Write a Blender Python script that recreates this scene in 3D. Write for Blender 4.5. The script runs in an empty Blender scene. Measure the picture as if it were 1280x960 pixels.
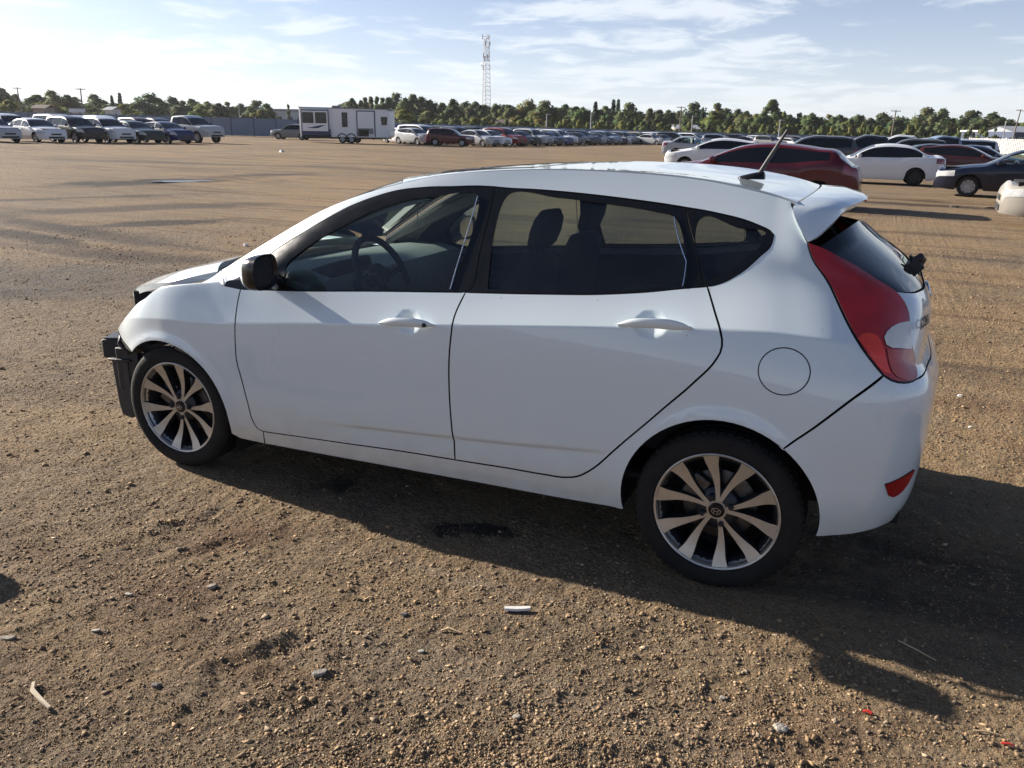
import bpy, bmesh, math, random
import numpy as np
from math import radians as R, sin, cos, pi
from mathutils import Vector, Matrix
from mathutils.geometry import delaunay_2d_cdt
rng = np.random.default_rng(7); random.seed(7)
SC = bpy.context.scene; COL = SC.collection

# ------------------------------------------------------------------ camera
CAM = np.array([1.6688, -3.5690, 1.5986]); YAW, PITCH, ROLL, FPX = 0.40625, -0.30207, 0.01577, 1022.0
cd = bpy.data.cameras.new('camera'); cam = bpy.data.objects.new('camera', cd); COL.objects.link(cam)
fw = Vector((-sin(YAW)*cos(PITCH), cos(YAW)*cos(PITCH), sin(PITCH))); rt = Vector((cos(YAW), sin(YAW), 0)); up = rt.cross(fw)
r2 = cos(ROLL)*rt+sin(ROLL)*up; u2 = -sin(ROLL)*rt+cos(ROLL)*up
M = Matrix(((r2.x, u2.x, -fw.x, CAM[0]), (r2.y, u2.y, -fw.y, CAM[1]), (r2.z, u2.z, -fw.z, CAM[2]), (0, 0, 0, 1)))
cam.matrix_world = M; cd.sensor_width = 36; cd.lens = 36*FPX/1280; cd.clip_start = .05; cd.clip_end = 8000
SC.camera = cam

# ------------------------------------------------------------------ sky, sun, exposure
SUN_EL, SUN_AZ = R(22.3), math.atan2(.105, -.995)          # azimuth measured from +X towards +Y
SUN = Vector((cos(SUN_EL)*cos(SUN_AZ), cos(SUN_EL)*sin(SUN_AZ), sin(SUN_EL)))
W = bpy.data.worlds.new('World'); SC.world = W; W.use_nodes = True
def N(nt, typ, loc=None, **kw):
    n = nt.nodes.new(typ)
    for k, v in kw.items():
        if k in n.inputs.keys(): n.inputs[k].default_value = v
        else: setattr(n, k, v)
    return n
nt = W.node_tree; nt.nodes.clear(); L = nt.links.new
sky = N(nt, 'ShaderNodeTexSky', sky_type='NISHITA', sun_disc=False, sun_elevation=SUN_EL, sun_rotation=pi/2-SUN_AZ, altitude=200, air_density=.65, dust_density=1.4, ozone_density=2.4)
tc = N(nt, 'ShaderNodeTexCoord'); sep = N(nt, 'ShaderNodeSeparateXYZ'); L(tc.outputs['Generated'], sep.inputs[0])
zz = N(nt, 'ShaderNodeMath', operation='MAXIMUM'); L(sep.outputs['Z'], zz.inputs[0]); zz.inputs[1].default_value = 0.0
za = N(nt, 'ShaderNodeMath', operation='ADD'); L(zz.outputs[0], za.inputs[0]); za.inputs[1].default_value = .10
dx = N(nt, 'ShaderNodeMath', operation='DIVIDE'); L(sep.outputs['X'], dx.inputs[0]); L(za.outputs[0], dx.inputs[1])
dy = N(nt, 'ShaderNodeMath', operation='DIVIDE'); L(sep.outputs['Y'], dy.inputs[0]); L(za.outputs[0], dy.inputs[1])
cx = N(nt, 'ShaderNodeCombineXYZ'); L(dx.outputs[0], cx.inputs[0]); L(dy.outputs[0], cx.inputs[1])
mp = N(nt, 'ShaderNodeMapping'); mp.inputs['Scale'].default_value = (1.15, 1.15, 1); mp.inputs['Rotation'].default_value = (0, 0, R(-20)); mp.inputs['Location'].default_value = (CLOUD_OFF if 'CLOUD_OFF' in globals() else (2.1, .7, 0)); L(cx.outputs[0], mp.inputs[0])
n1 = N(nt, 'ShaderNodeTexNoise', Scale=1.9, Detail=10.0, Roughness=.60, Distortion=.35); L(mp.outputs[0], n1.inputs['Vector'])
n2 = N(nt, 'ShaderNodeTexNoise', Scale=.55, Detail=3.0, Roughness=.5); L(mp.outputs[0], n2.inputs['Vector'])
mm = N(nt, 'ShaderNodeMath', operation='MULTIPLY'); L(n2.outputs['Fac'], mm.inputs[0]); mm.inputs[1].default_value = .75
ad = N(nt, 'ShaderNodeMath', operation='ADD'); L(n1.outputs['Fac'], ad.inputs[0]); L(mm.outputs[0], ad.inputs[1])
cr = N(nt, 'ShaderNodeMapRange', interpolation_type='SMOOTHSTEP'); cr.inputs['From Min'].default_value = .84; cr.inputs['From Max'].default_value = 1.05; cr.inputs['To Max'].default_value = .92
# seen side on, low in the sky, broken cloud closes up; overhead the gaps are open
ip = N(nt, 'ShaderNodeMapRange'); ip.inputs['From Max'].default_value = .55; ip.inputs['To Min'].default_value = .10; ip.inputs['To Max'].default_value = -.35; L(zz.outputs[0], ip.inputs['Value'])
a2 = N(nt, 'ShaderNodeMath', operation='ADD'); L(ad.outputs[0], a2.inputs[0]); L(ip.outputs[0], a2.inputs[1]); L(a2.outputs[0], cr.inputs['Value'])
# thin high veil: its depth along the line of sight grows as 1/sin(elevation), the same all round
vq = N(nt, 'ShaderNodeMath', operation='MULTIPLY_ADD'); L(zz.outputs[0], vq.inputs[0]); vq.inputs[1].default_value = 5.0; vq.inputs[2].default_value = 1.0
vz = N(nt, 'ShaderNodeMath', operation='MULTIPLY_ADD'); L(zz.outputs[0], vz.inputs[0]); L(vq.outputs[0], vz.inputs[1]); vz.inputs[2].default_value = .03
vd = N(nt, 'ShaderNodeMath', operation='DIVIDE'); vd.inputs[0].default_value = -.115; L(vz.outputs[0], vd.inputs[1]); ve = N(nt, 'ShaderNodeMath', operation='EXPONENT'); L(vd.outputs[0], ve.inputs[0])
ci = N(nt, 'ShaderNodeMath', operation='SUBTRACT'); ci.inputs[0].default_value = 1; L(cr.outputs[0], ci.inputs[1]); cm = N(nt, 'ShaderNodeMath', operation='MULTIPLY'); L(ci.outputs[0], cm.inputs[0]); L(ve.outputs[0], cm.inputs[1])
cf = N(nt, 'ShaderNodeMath', operation='SUBTRACT'); cf.inputs[0].default_value = 1; L(cm.outputs[0], cf.inputs[1])
mx = N(nt, 'ShaderNodeMix', data_type='RGBA'); pass; tint = N(nt, 'ShaderNodeMix', data_type='RGBA', blend_type='MULTIPLY'); tint.inputs['Factor'].default_value = 1; tint.inputs['B'].default_value = (.84, .975, 1.13, 1); L(sky.outputs[0], tint.inputs['A']); SKY = tint.outputs['Result']; L(SKY, mx.inputs['A'])
# clouds are sunlit vapour: brighter than the blue between them and tinted by the sky they stand in
cs = N(nt, 'ShaderNodeMix', data_type='RGBA'); cs.inputs['Factor'].default_value = .30; cs.inputs['A'].default_value = (9.8, 10.1, 10.3, 1); L(SKY, cs.inputs['B'])
L(cs.outputs['Result'], mx.inputs['B']); L(cf.outputs[0], mx.inputs['Factor'])
bg = N(nt, 'ShaderNodeBackground', Strength=.05); L(mx.outputs['Result'], bg.inputs['Color'])
wo = N(nt, 'ShaderNodeOutputWorld'); L(bg.outputs[0], wo.inputs[0])
sl = bpy.data.lights.new('sun', 'SUN'); sl.energy = 5.0; sl.angle = R(.55); sl.color = (1, .91, .80)
so = bpy.data.objects.new('sun', sl); COL.objects.link(so); so.rotation_euler = SUN.to_track_quat('Z', 'Y').to_euler(); so.location = SUN*60
SC.view_settings.view_transform = 'Standard'; SC.view_settings.look = 'None'; SC.view_settings.exposure = 1.2; SC.view_settings.gamma = 1
SC.render.engine = 'CYCLES'; SC.cycles.max_bounces = 8; SC.cycles.transparent_max_bounces = 16

# ------------------------------------------------------------------ materials
MATS = {}
def mat(name, col=(.5,.5,.5), rough=.5, metal=0., coat=0., spec=.5, noise=None, bump=None, emit=None, objcol=False, vcol=None, trans=None):
    """procedural Principled material; noise=(scale, amount, second colour), bump=(scale, strength)"""
    m = bpy.data.materials.new(name); m.use_nodes = True; nt = m.node_tree; b = nt.nodes['Principled BSDF']; L = nt.links.new
    b.inputs['Base Color'].default_value = (*col, 1); b.inputs['Roughness'].default_value = rough; b.inputs['Metallic'].default_value = metal
    b.inputs['Coat Weight'].default_value = coat; b.inputs['Coat Roughness'].default_value = .03; b.inputs['Coat IOR'].default_value = 1.6; b.inputs['Specular IOR Level'].default_value = spec
    tc = N(nt, 'ShaderNodeTexCoord'); src = None
    if objcol: src = N(nt, 'ShaderNodeObjectInfo').outputs['Color']
    if vcol: src = N(nt, 'ShaderNodeVertexColor', layer_name=vcol).outputs['Color']
    if noise:
        n = N(nt, 'ShaderNodeTexNoise', Scale=noise[0], Detail=6.0, Roughness=.6); L(tc.outputs['Object'], n.inputs['Vector'])
        mr = N(nt, 'ShaderNodeMapRange'); mr.inputs['From Min'].default_value = .35; mr.inputs['From Max'].default_value = .7; mr.inputs['To Max'].default_value = noise[1]; L(n.outputs['Fac'], mr.inputs['Value'])
        x = N(nt, 'ShaderNodeMix', data_type='RGBA'); L(mr.outputs[0], x.inputs['Factor']); x.inputs['A'].default_value = (*col, 1); x.inputs['B'].default_value = (*noise[2], 1)
        if src: L(src, x.inputs['A'])
        src = x.outputs['Result']
        rr = N(nt, 'ShaderNodeMapRange'); rr.inputs['To Min'].default_value = max(0, rough-.06); rr.inputs['To Max'].default_value = min(1, rough+.10); L(n.outputs['Fac'], rr.inputs['Value']); L(rr.outputs[0], b.inputs['Roughness'])
    if src: L(src, b.inputs['Base Color'])
    if bump:
        n = N(nt, 'ShaderNodeTexNoise', Scale=bump[0], Detail=4.0); L(tc.outputs['Object'], n.inputs['Vector'])
        bp = N(nt, 'ShaderNodeBump', Strength=bump[1], Distance=.01); L(n.outputs['Fac'], bp.inputs['Height']); L(bp.outputs[0], b.inputs['Normal'])
    if trans is not None: b.inputs['Alpha'].default_value = trans
    MATS[name] = m; return m
def glass_mat(name, tint, refl=1.0):
    """car glass: tinted see-through sheet with a Fresnel reflection"""
    m = bpy.data.materials.new(name); m.use_nodes = True; nt = m.node_tree; nt.nodes.clear(); L = nt.links.new
    t = N(nt, 'ShaderNodeBsdfTransparent', Color=(*tint, 1)); g = N(nt, 'ShaderNodeBsdfGlossy', Roughness=.015)
    f = N(nt, 'ShaderNodeFresnel', IOR=1.5); mu = N(nt, 'ShaderNodeMath', operation='MULTIPLY'); L(f.outputs[0], mu.inputs[0]); mu.inputs[1].default_value = refl
    x = N(nt, 'ShaderNodeMixShader'); L(mu.outputs[0], x.inputs[0]); L(t.outputs[0], x.inputs[1]); L(g.outputs[0], x.inputs[2])
    d = N(nt, 'ShaderNodeBsdfDiffuse', Color=(.35, .36, .36, 1)); x2 = N(nt, 'ShaderNodeMixShader'); L(x.outputs[0], x2.inputs[1]); L(d.outputs[0], x2.inputs[2])
    tc = N(nt, 'ShaderNodeTexCoord'); n = N(nt, 'ShaderNodeTexNoise', Scale=5.0, Detail=6.0); L(tc.outputs['Object'], n.inputs['Vector'])
    mr = N(nt, 'ShaderNodeMapRange'); mr.inputs['From Min'].default_value = .3; mr.inputs['To Min'].default_value = .006; mr.inputs['To Max'].default_value = .05; L(n.outputs['Fac'], mr.inputs['Value']); L(mr.outputs[0], x2.inputs[0])
    o = N(nt, 'ShaderNodeOutputMaterial'); L(x2.outputs[0], o.inputs[0]); MATS[name] = m; return m
PAINT = mat('white_paint', (.675,.75,.775), .28, coat=1.0, noise=(3.0, .06, (.58,.57,.55)))
def lower_dust(m):
    """road dust sitting on the lowest part of the body"""
    nt = m.node_tree; b = nt.nodes['Principled BSDF']; L = nt.links.new; old = b.inputs['Base Color'].links[0].from_socket
    tc = N(nt, 'ShaderNodeTexCoord'); s = N(nt, 'ShaderNodeSeparateXYZ'); L(tc.outputs['Object'], s.inputs[0])
    n = N(nt, 'ShaderNodeTexNoise', Scale=14.0, Detail=7.0); L(tc.outputs['Object'], n.inputs['Vector'])
    mr = N(nt, 'ShaderNodeMapRange'); mr.inputs['From Min'].default_value = .46; mr.inputs['From Max'].default_value = .18; mr.inputs['To Max'].default_value = .6; L(s.outputs['Z'], mr.inputs['Value'])
    mu = N(nt, 'ShaderNodeMath', operation='MULTIPLY'); L(mr.outputs[0], mu.inputs[0]); L(n.outputs['Fac'], mu.inputs[1])
    x = N(nt, 'ShaderNodeMix', data_type='RGBA'); L(mu.outputs[0], x.inputs['Factor']); L(old, x.inputs['A']); x.inputs['B'].default_value = (.36,.29,.21,1)
    v = N(nt, 'ShaderNodeTexVoronoi', Scale=21.0); L(tc.outputs['Object'], v.inputs['Vector']); sp = N(nt, 'ShaderNodeMapRange'); sp.inputs['From Min'].default_value = .085; sp.inputs['From Max'].default_value = .03; L(v.outputs['Distance'], sp.inputs['Value'])
    gt = N(nt, 'ShaderNodeMath', operation='GREATER_THAN'); L(v.outputs['Color'], gt.inputs[0]); gt.inputs[1].default_value = .72; sm = N(nt, 'ShaderNodeMath', operation='MULTIPLY'); L(gt.outputs[0], sm.inputs[0]); L(sp.outputs[0], sm.inputs[1]); s2 = N(nt, 'ShaderNodeMath', operation='MULTIPLY'); L(sm.outputs[0], s2.inputs[0]); s2.inputs[1].default_value = .55
    y = N(nt, 'ShaderNodeMix', data_type='RGBA'); L(s2.outputs[0], y.inputs['Factor']); L(x.outputs['Result'], y.inputs['A']); y.inputs['B'].default_value = (.20,.16,.12,1); L(y.outputs['Result'], b.inputs['Base Color'])   # mud specks
lower_dust(PAINT)
BLACK = mat('black_trim', (.007,.007,.008), .20, spec=.35, noise=(20., .3, (.012,.011,.011)))
RUBBER = mat('tyre_rubber', (.010,.010,.011), .8, spec=.3, noise=(9., .6, (.030,.026,.022)), bump=(90., .25))
PLASTIC = mat('black_plastic', (.02,.02,.022), .55, noise=(14., .4, (.06,.055,.05)), bump=(60., .15))
VOID = mat('underbody_black_gap_shade', (.008,.008,.009), .9, noise=(6., .3, (.02,.018,.015)))
ALLOY = mat('machined_alloy', (.56,.54,.50), .34, metal=.75, noise=(22., .45, (.36,.34,.31)), bump=(160., .06))
ALLOYD = mat('grey_alloy', (.035,.036,.040), .40, metal=.6, noise=(15., .5, (.04,.04,.045)))
STEEL = mat('dull_steel', (.14,.135,.13), .42, metal=.8, noise=(30., .7, (.07,.05,.04)))
CHROME = mat('chrome', (.78,.78,.78), .12, metal=1.0, noise=(20., .15, (.5,.5,.5)))
GLASSF = glass_mat('front_window_glass', (.80,.91,.89), 1.2)
GLASSR = glass_mat('rear_window_glass', (.52,.60,.62), 1.3)
GLASST = glass_mat('tailgate_glass', (.16,.19,.22), 1.25)
GLASSROOF = mat('sunroof_glass', (.03,.035,.04), .05, coat=1.0, noise=(9., .2, (.08,.08,.08)))
INT = mat('interior_grey', (.30,.32,.30), .75, noise=(30., .3, (.14,.145,.14)), bump=(300., .2))
INTD = mat('interior_dark', (.025,.027,.03), .75, noise=(25., .3, (.04,.042,.045)), bump=(200., .2))
FABRIC = mat('seat_fabric', (.045,.047,.052), .9, noise=(60., .4, (.075,.077,.08)), bump=(300., .4))
LINER = mat('headliner', (.36,.35,.33), .9, noise=(40., .2, (.30,.29,.27)))
def lens(name, col, rough=.08):
    m = mat(name, col, .34, coat=1.0, spec=.3, noise=(7.5, .8, tuple(c*.50 for c in col)))
    nt = m.node_tree; b = nt.nodes['Principled BSDF']; tc = N(nt, 'ShaderNodeTexCoord')
    w = N(nt, 'ShaderNodeTexVoronoi', Scale=38.0); nt.links.new(tc.outputs['Object'], w.inputs['Vector'])
    bp = N(nt, 'ShaderNodeBump', Strength=.22, Distance=.004); nt.links.new(w.outputs['Distance'], bp.inputs['Height']); nt.links.new(bp.outputs[0], b.inputs['Normal'])
    return m
RED = lens('red_lens', (.46,.009,.005)); REDGLOW = lens('sun_glow_red', (.90,.055,.015)); CLEAR = lens('clear_lens', (.82,.80,.74)); PINK = lens('amber_lens', (.52,.055,.022)); LAMP = lens('headlight_lens', (.62,.62,.60))

# ------------------------------------------------------------------ object helpers
def tag(o, label=None, cat=None, group=None, kind=None):
    if label: o['label'] = label
    if cat: o['category'] = cat
    if group: o['group'] = group
    if kind: o['kind'] = kind
    return o
def empty(name, loc=(0,0,0), rz=0., **kw):
    o = bpy.data.objects.new(name, None); COL.objects.link(o); o.location = loc; o.rotation_euler = (0,0,rz); o.empty_display_size = .2
    return tag(o, **kw)
def link(name, me, parent=None, mat=None, loc=None, rot=None):
    o = bpy.data.objects.new(name, me); COL.objects.link(o)
    if parent is not None: o.parent = parent
    if mat is not None and not me.materials: me.materials.append(mat)
    if loc is not None: o.location = loc
    if rot is not None: o.rotation_euler = rot
    return o
def mesh(name, V, F, mat=None, smooth=None, normals=None):
    me = bpy.data.meshes.new(name); me.from_pydata([tuple(map(float, v)) for v in V], [], [tuple(int(i) for i in f) for f in F]); 
    if mat is not None: me.materials.append(mat)
    if smooth is not None:
        me.polygons.foreach_set('use_smooth', [True]*len(me.polygons))
        if smooth < 179: me.set_sharp_from_angle(angle=R(smooth))
    if normals is not None: me.normals_split_custom_set([tuple(n) for n in normals])
    me.update(); return me
class MB:
    """collects simple solids and links them as one mesh object"""
    def __init__(s): s.V = []; s.F = []
    def add(s, V, F):
        o = len(s.V); s.V += [tuple(v) for v in V]; s.F += [tuple(i+o for i in f) for f in F]; return s
    def box(s, c, d, rz=0., ry=0., rx=0., taper=1.):
        x, y, z = d[0]/2, d[1]/2, d[2]/2
        V = [Vector((sx*x*(taper if k else 1), sy*y*(taper if k else 1), sz*z)) for k, sz in ((0,-1),(1,1)) for sx, sy in ((-1,-1),(1,-1),(1,1),(-1,1))]
        m = Matrix.Rotation(rz, 3, 'Z') @ Matrix.Rotation(ry, 3, 'Y') @ Matrix.Rotation(rx, 3, 'X')
        return s.add([m@v+Vector(c) for v in V], [(3,2,1,0),(4,5,6,7),(0,1,5,4),(1,2,6,5),(2,3,7,6),(3,0,4,7)])
    def tube(s, pts, r, n=8, cap=True):
        P = [Vector(p) for p in pts]; rs = r if hasattr(r, '__len__') else [r]*len(P); V = []; F = []; ref = None
        for i, p in enumerate(P):
            t = (P[min(i+1, len(P)-1)]-P[max(i-1, 0)]).normalized()
            if ref is None: ref = t.orthogonal().normalized()
            ref = (ref-t*ref.dot(t)).normalized(); b = t.cross(ref)
            for k in range(n): a = 2*pi*k/n; V.append(p+(ref*cos(a)+b*sin(a))*rs[i])
        for i in range(len(P)-1):
            for k in range(n): F.append((i*n+k, i*n+(k+1)%n, (i+1)*n+(k+1)%n, (i+1)*n+k))
        if cap: F += [tuple(range(n-1,-1,-1)), tuple((len(P)-1)*n+k for k in range(n))]
        return s.add(V, F)
    def lathe(s, prof, n=24, axis='Y', c=(0,0,0), closed=False):
        """prof: (radius, along-axis) pairs"""
        V = []; F = []; m = len(prof)
        for k in range(n):
            a = 2*pi*k/n
            for r, h in prof:
                v = (r*cos(a), h, r*sin(a)) if axis == 'Y' else (r*cos(a), r*sin(a), h) if axis == 'Z' else (h, r*cos(a), r*sin(a))
                V.append((v[0]+c[0], v[1]+c[1], v[2]+c[2]))
        for k in range(n):
            k2 = (k+1)%n
            for j in range(m if closed else m-1): j2 = (j+1)%m; F.append((k*m+j, k2*m+j, k2*m+j2, k*m+j2))
        return s.add(V, F)
    def prism(s, poly, y0, y1):
        """polygon in x,z extruded along y"""
        n = len(poly); V = [(x, y0, z) for x, z in poly]+[(x, y1, z) for x, z in poly]
        return s.add(V, [tuple(range(n)), tuple(range(2*n-1, n-1, -1))]+[(i, i+n, (i+1)%n+n, (i+1)%n) for i in range(n)])
    def mesh(s, name, mat=None, smooth=None, fix=True):
        me = mesh(name, s.V, s.F, mat, None)
        if fix:
            bm = bmesh.new(); bm.from_mesh(me); bmesh.ops.recalc_face_normals(bm, faces=bm.faces); bm.to_mesh(me); bm.free()
        if smooth is not None:
            me.polygons.foreach_set('use_smooth', [True]*len(me.polygons)); me.set_sharp_from_angle(angle=R(smooth))
        return me
    def build(s, name, mat=None, parent=None, smooth=None, bevel=0., seg=2, fix=True):
        o = link(name, s.mesh(name, mat, smooth, fix), parent)
        if bevel:
            b = o.modifiers.new('bevel', 'BEVEL'); b.width = bevel; b.segments = seg; b.limit_method = 'ANGLE'; b.angle_limit = R(35)
            if smooth is None: o.data.polygons.foreach_set('use_smooth', [True]*len(o.data.polygons)); o.data.set_sharp_from_angle(angle=R(40))
        return o
def grid_faces(n, m, flip=False):
    return [((i*m+j, i*m+j+1, (i+1)*m+j+1, (i+1)*m+j) if flip else (i*m+j, (i+1)*m+j, (i+1)*m+j+1, i*m+j+1)) for i in range(n-1) for j in range(m-1)]

# ------------------------------------------------------------------ hatchback surface
# ---- car side patch: rows of control points (sill -> roof edge), columns front -> rear centre
ROWS = {
 'sill':  [(-1.705,-0.68,0.24),(-1.55,-0.76,0.22),(-1.285,-0.79,0.2),(-0.95,-0.795,0.197),(-0.75,-0.797,0.199),(-0.45,-0.799,0.204),(-0.1,-0.802,0.211),(0.3,-0.803,0.217),(0.75,-0.805,0.222),(1.15,-0.806,0.238),(1.45,-0.81,0.252),(1.66,-0.795,0.272),(1.79,-0.75,0.288),(1.862,-0.66,0.3),(1.905,-0.4,0.308),(1.915,0,0.31)],
 'sillt': [(-1.705,-0.69,0.3),(-1.55,-0.79,0.29),(-1.285,-0.825,0.285),(-0.95,-0.826,0.28),(-0.75,-0.826,0.283),(-0.45,-0.826,0.292),(-0.1,-0.827,0.301),(0.3,-0.828,0.316),(0.75,-0.83,0.345),(1.15,-0.832,0.36),(1.45,-0.835,0.368),(1.665,-0.822,0.378),(1.8,-0.78,0.385),(1.883,-0.685,0.39),(1.938,-0.41,0.395),(1.955,0,0.4)],
 'low':   [(-1.715,-0.7,0.4),(-1.555,-0.8,0.39),(-1.285,-0.84,0.38),(-0.95,-0.839,0.37),(-0.75,-0.838,0.368),(-0.45,-0.839,0.38),(-0.1,-0.84,0.4),(0.3,-0.84,0.427),(0.75,-0.842,0.462),(1.15,-0.843,0.488),(1.45,-0.845,0.498),(1.67,-0.834,0.503),(1.812,-0.792,0.51),(1.893,-0.697,0.515),(1.953,-0.42,0.52),(1.972,0,0.525)],
 'mid':   [(-1.715,-0.7,0.55),(-1.55,-0.8,0.55),(-1.285,-0.848,0.56),(-0.95,-0.849,0.565),(-0.75,-0.849,0.575),(-0.45,-0.848,0.595),(-0.1,-0.848,0.615),(0.3,-0.848,0.645),(0.75,-0.847,0.67),(1.15,-0.848,0.685),(1.45,-0.849,0.695),(1.67,-0.838,0.68),(1.815,-0.795,0.665),(1.898,-0.7,0.66),(1.956,-0.42,0.66),(1.974,0,0.66)],
 'shelf': [(-1.71,-0.7,0.63),(-1.545,-0.798,0.64),(-1.285,-0.847,0.665),(-0.95,-0.85,0.665),(-0.75,-0.85,0.685),(-0.45,-0.849,0.71),(-0.1,-0.848,0.735),(0.3,-0.847,0.775),(0.75,-0.843,0.81),(1.15,-0.838,0.83),(1.45,-0.832,0.84),(1.67,-0.818,0.825),(1.812,-0.78,0.805),(1.893,-0.695,0.79),(1.952,-0.42,0.785),(1.97,0,0.785)],
 'crease':[(-1.685,-0.695,0.69),(-1.525,-0.792,0.712),(-1.285,-0.843,0.742),(-0.95,-0.847,0.757),(-0.75,-0.847,0.777),(-0.45,-0.844,0.809),(-0.1,-0.842,0.841),(0.3,-0.837,0.88),(0.75,-0.828,0.922),(1.15,-0.815,0.953),(1.45,-0.801,0.967),(1.65,-0.785,0.95),(1.775,-0.752,0.915),(1.848,-0.672,0.88),(1.896,-0.42,0.868),(1.908,0,0.863)],
 'belt':  [(-1.615,-0.68,0.76),(-1.47,-0.772,0.803),(-1.275,-0.815,0.858),(-0.96,-0.806,0.902),(-0.77,-0.799,0.916),(-0.46,-0.79,0.937),(-0.1,-0.78,0.961),(0.3,-0.77,0.99),(0.75,-0.755,1.03),(1.15,-0.728,1.073),(1.42,-0.709,1.095),(1.6,-0.692,1.09),(1.735,-0.665,1.07),(1.817,-0.605,1.05),(1.886,-0.39,1.032),(1.908,0,1.022)],
 'wint':  [(-1.53,-0.64,0.795),(-1.43,-0.735,0.833),(-1.26,-0.775,0.884),(-1,-0.76,0.93),(-0.755,-0.742,1.02),(-0.42,-0.64,1.243),(-0.03,-0.58,1.352),(0.33,-0.562,1.376),(0.78,-0.573,1.362),(1.12,-0.594,1.326),(1.36,-0.622,1.275),(1.475,-0.628,1.255),(1.535,-0.605,1.248),(1.567,-0.545,1.252),(1.602,-0.35,1.277),(1.617,0,1.287)],
 'roofe': [(-1.51,-0.61,0.81),(-1.415,-0.695,0.849),(-1.255,-0.735,0.903),(-1.03,-0.7,0.96),(-0.8,-0.66,1.095),(-0.46,-0.602,1.275),(-0.05,-0.548,1.4),(0.33,-0.53,1.446),(0.78,-0.526,1.456),(1.13,-0.532,1.436),(1.35,-0.548,1.397),(1.432,-0.556,1.374),(1.465,-0.535,1.368),(1.487,-0.48,1.374),(1.51,-0.3,1.39),(1.52,0,1.396)],
}
RN = ['sill','sillt','low','mid','shelf','crease','belt','wint','roofe']
def hermite(t, P):
    """non-uniform Catmull-Rom through P (n,...) at knots t -> function(s)"""
    t = np.asarray(t, float); P = np.asarray(P, float); n = len(t)
    h = np.diff(t); sl = (P[1:]-P[:-1])/h.reshape((-1,)+(1,)*(P.ndim-1))
    m = np.empty_like(P)
    hh = h.reshape((-1,)+(1,)*(P.ndim-1))
    m[1:-1] = (sl[:-1]*hh[1:]+sl[1:]*hh[:-1])/(hh[1:]+hh[:-1])
    m[0] = 1.5*sl[0]-.5*m[1] if n > 2 else sl[0]; m[-1] = 1.5*sl[-1]-.5*m[-2] if n > 2 else sl[-1]
    def f(s):
        s = np.asarray(s, float); i = np.clip(np.searchsorted(t, s, side='right')-1, 0, n-2)
        d = h[i]; x = (s-t[i])/d
        sh = x.shape+(1,)*(P.ndim-1); x = x.reshape(sh); d = d.reshape(sh)
        return (2*x**3-3*x**2+1)*P[i]+(x**3-2*x**2+x)*d*m[i]+(-2*x**3+3*x**2)*P[i+1]+(x**3-x**2)*d*m[i+1]
    return f
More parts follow.
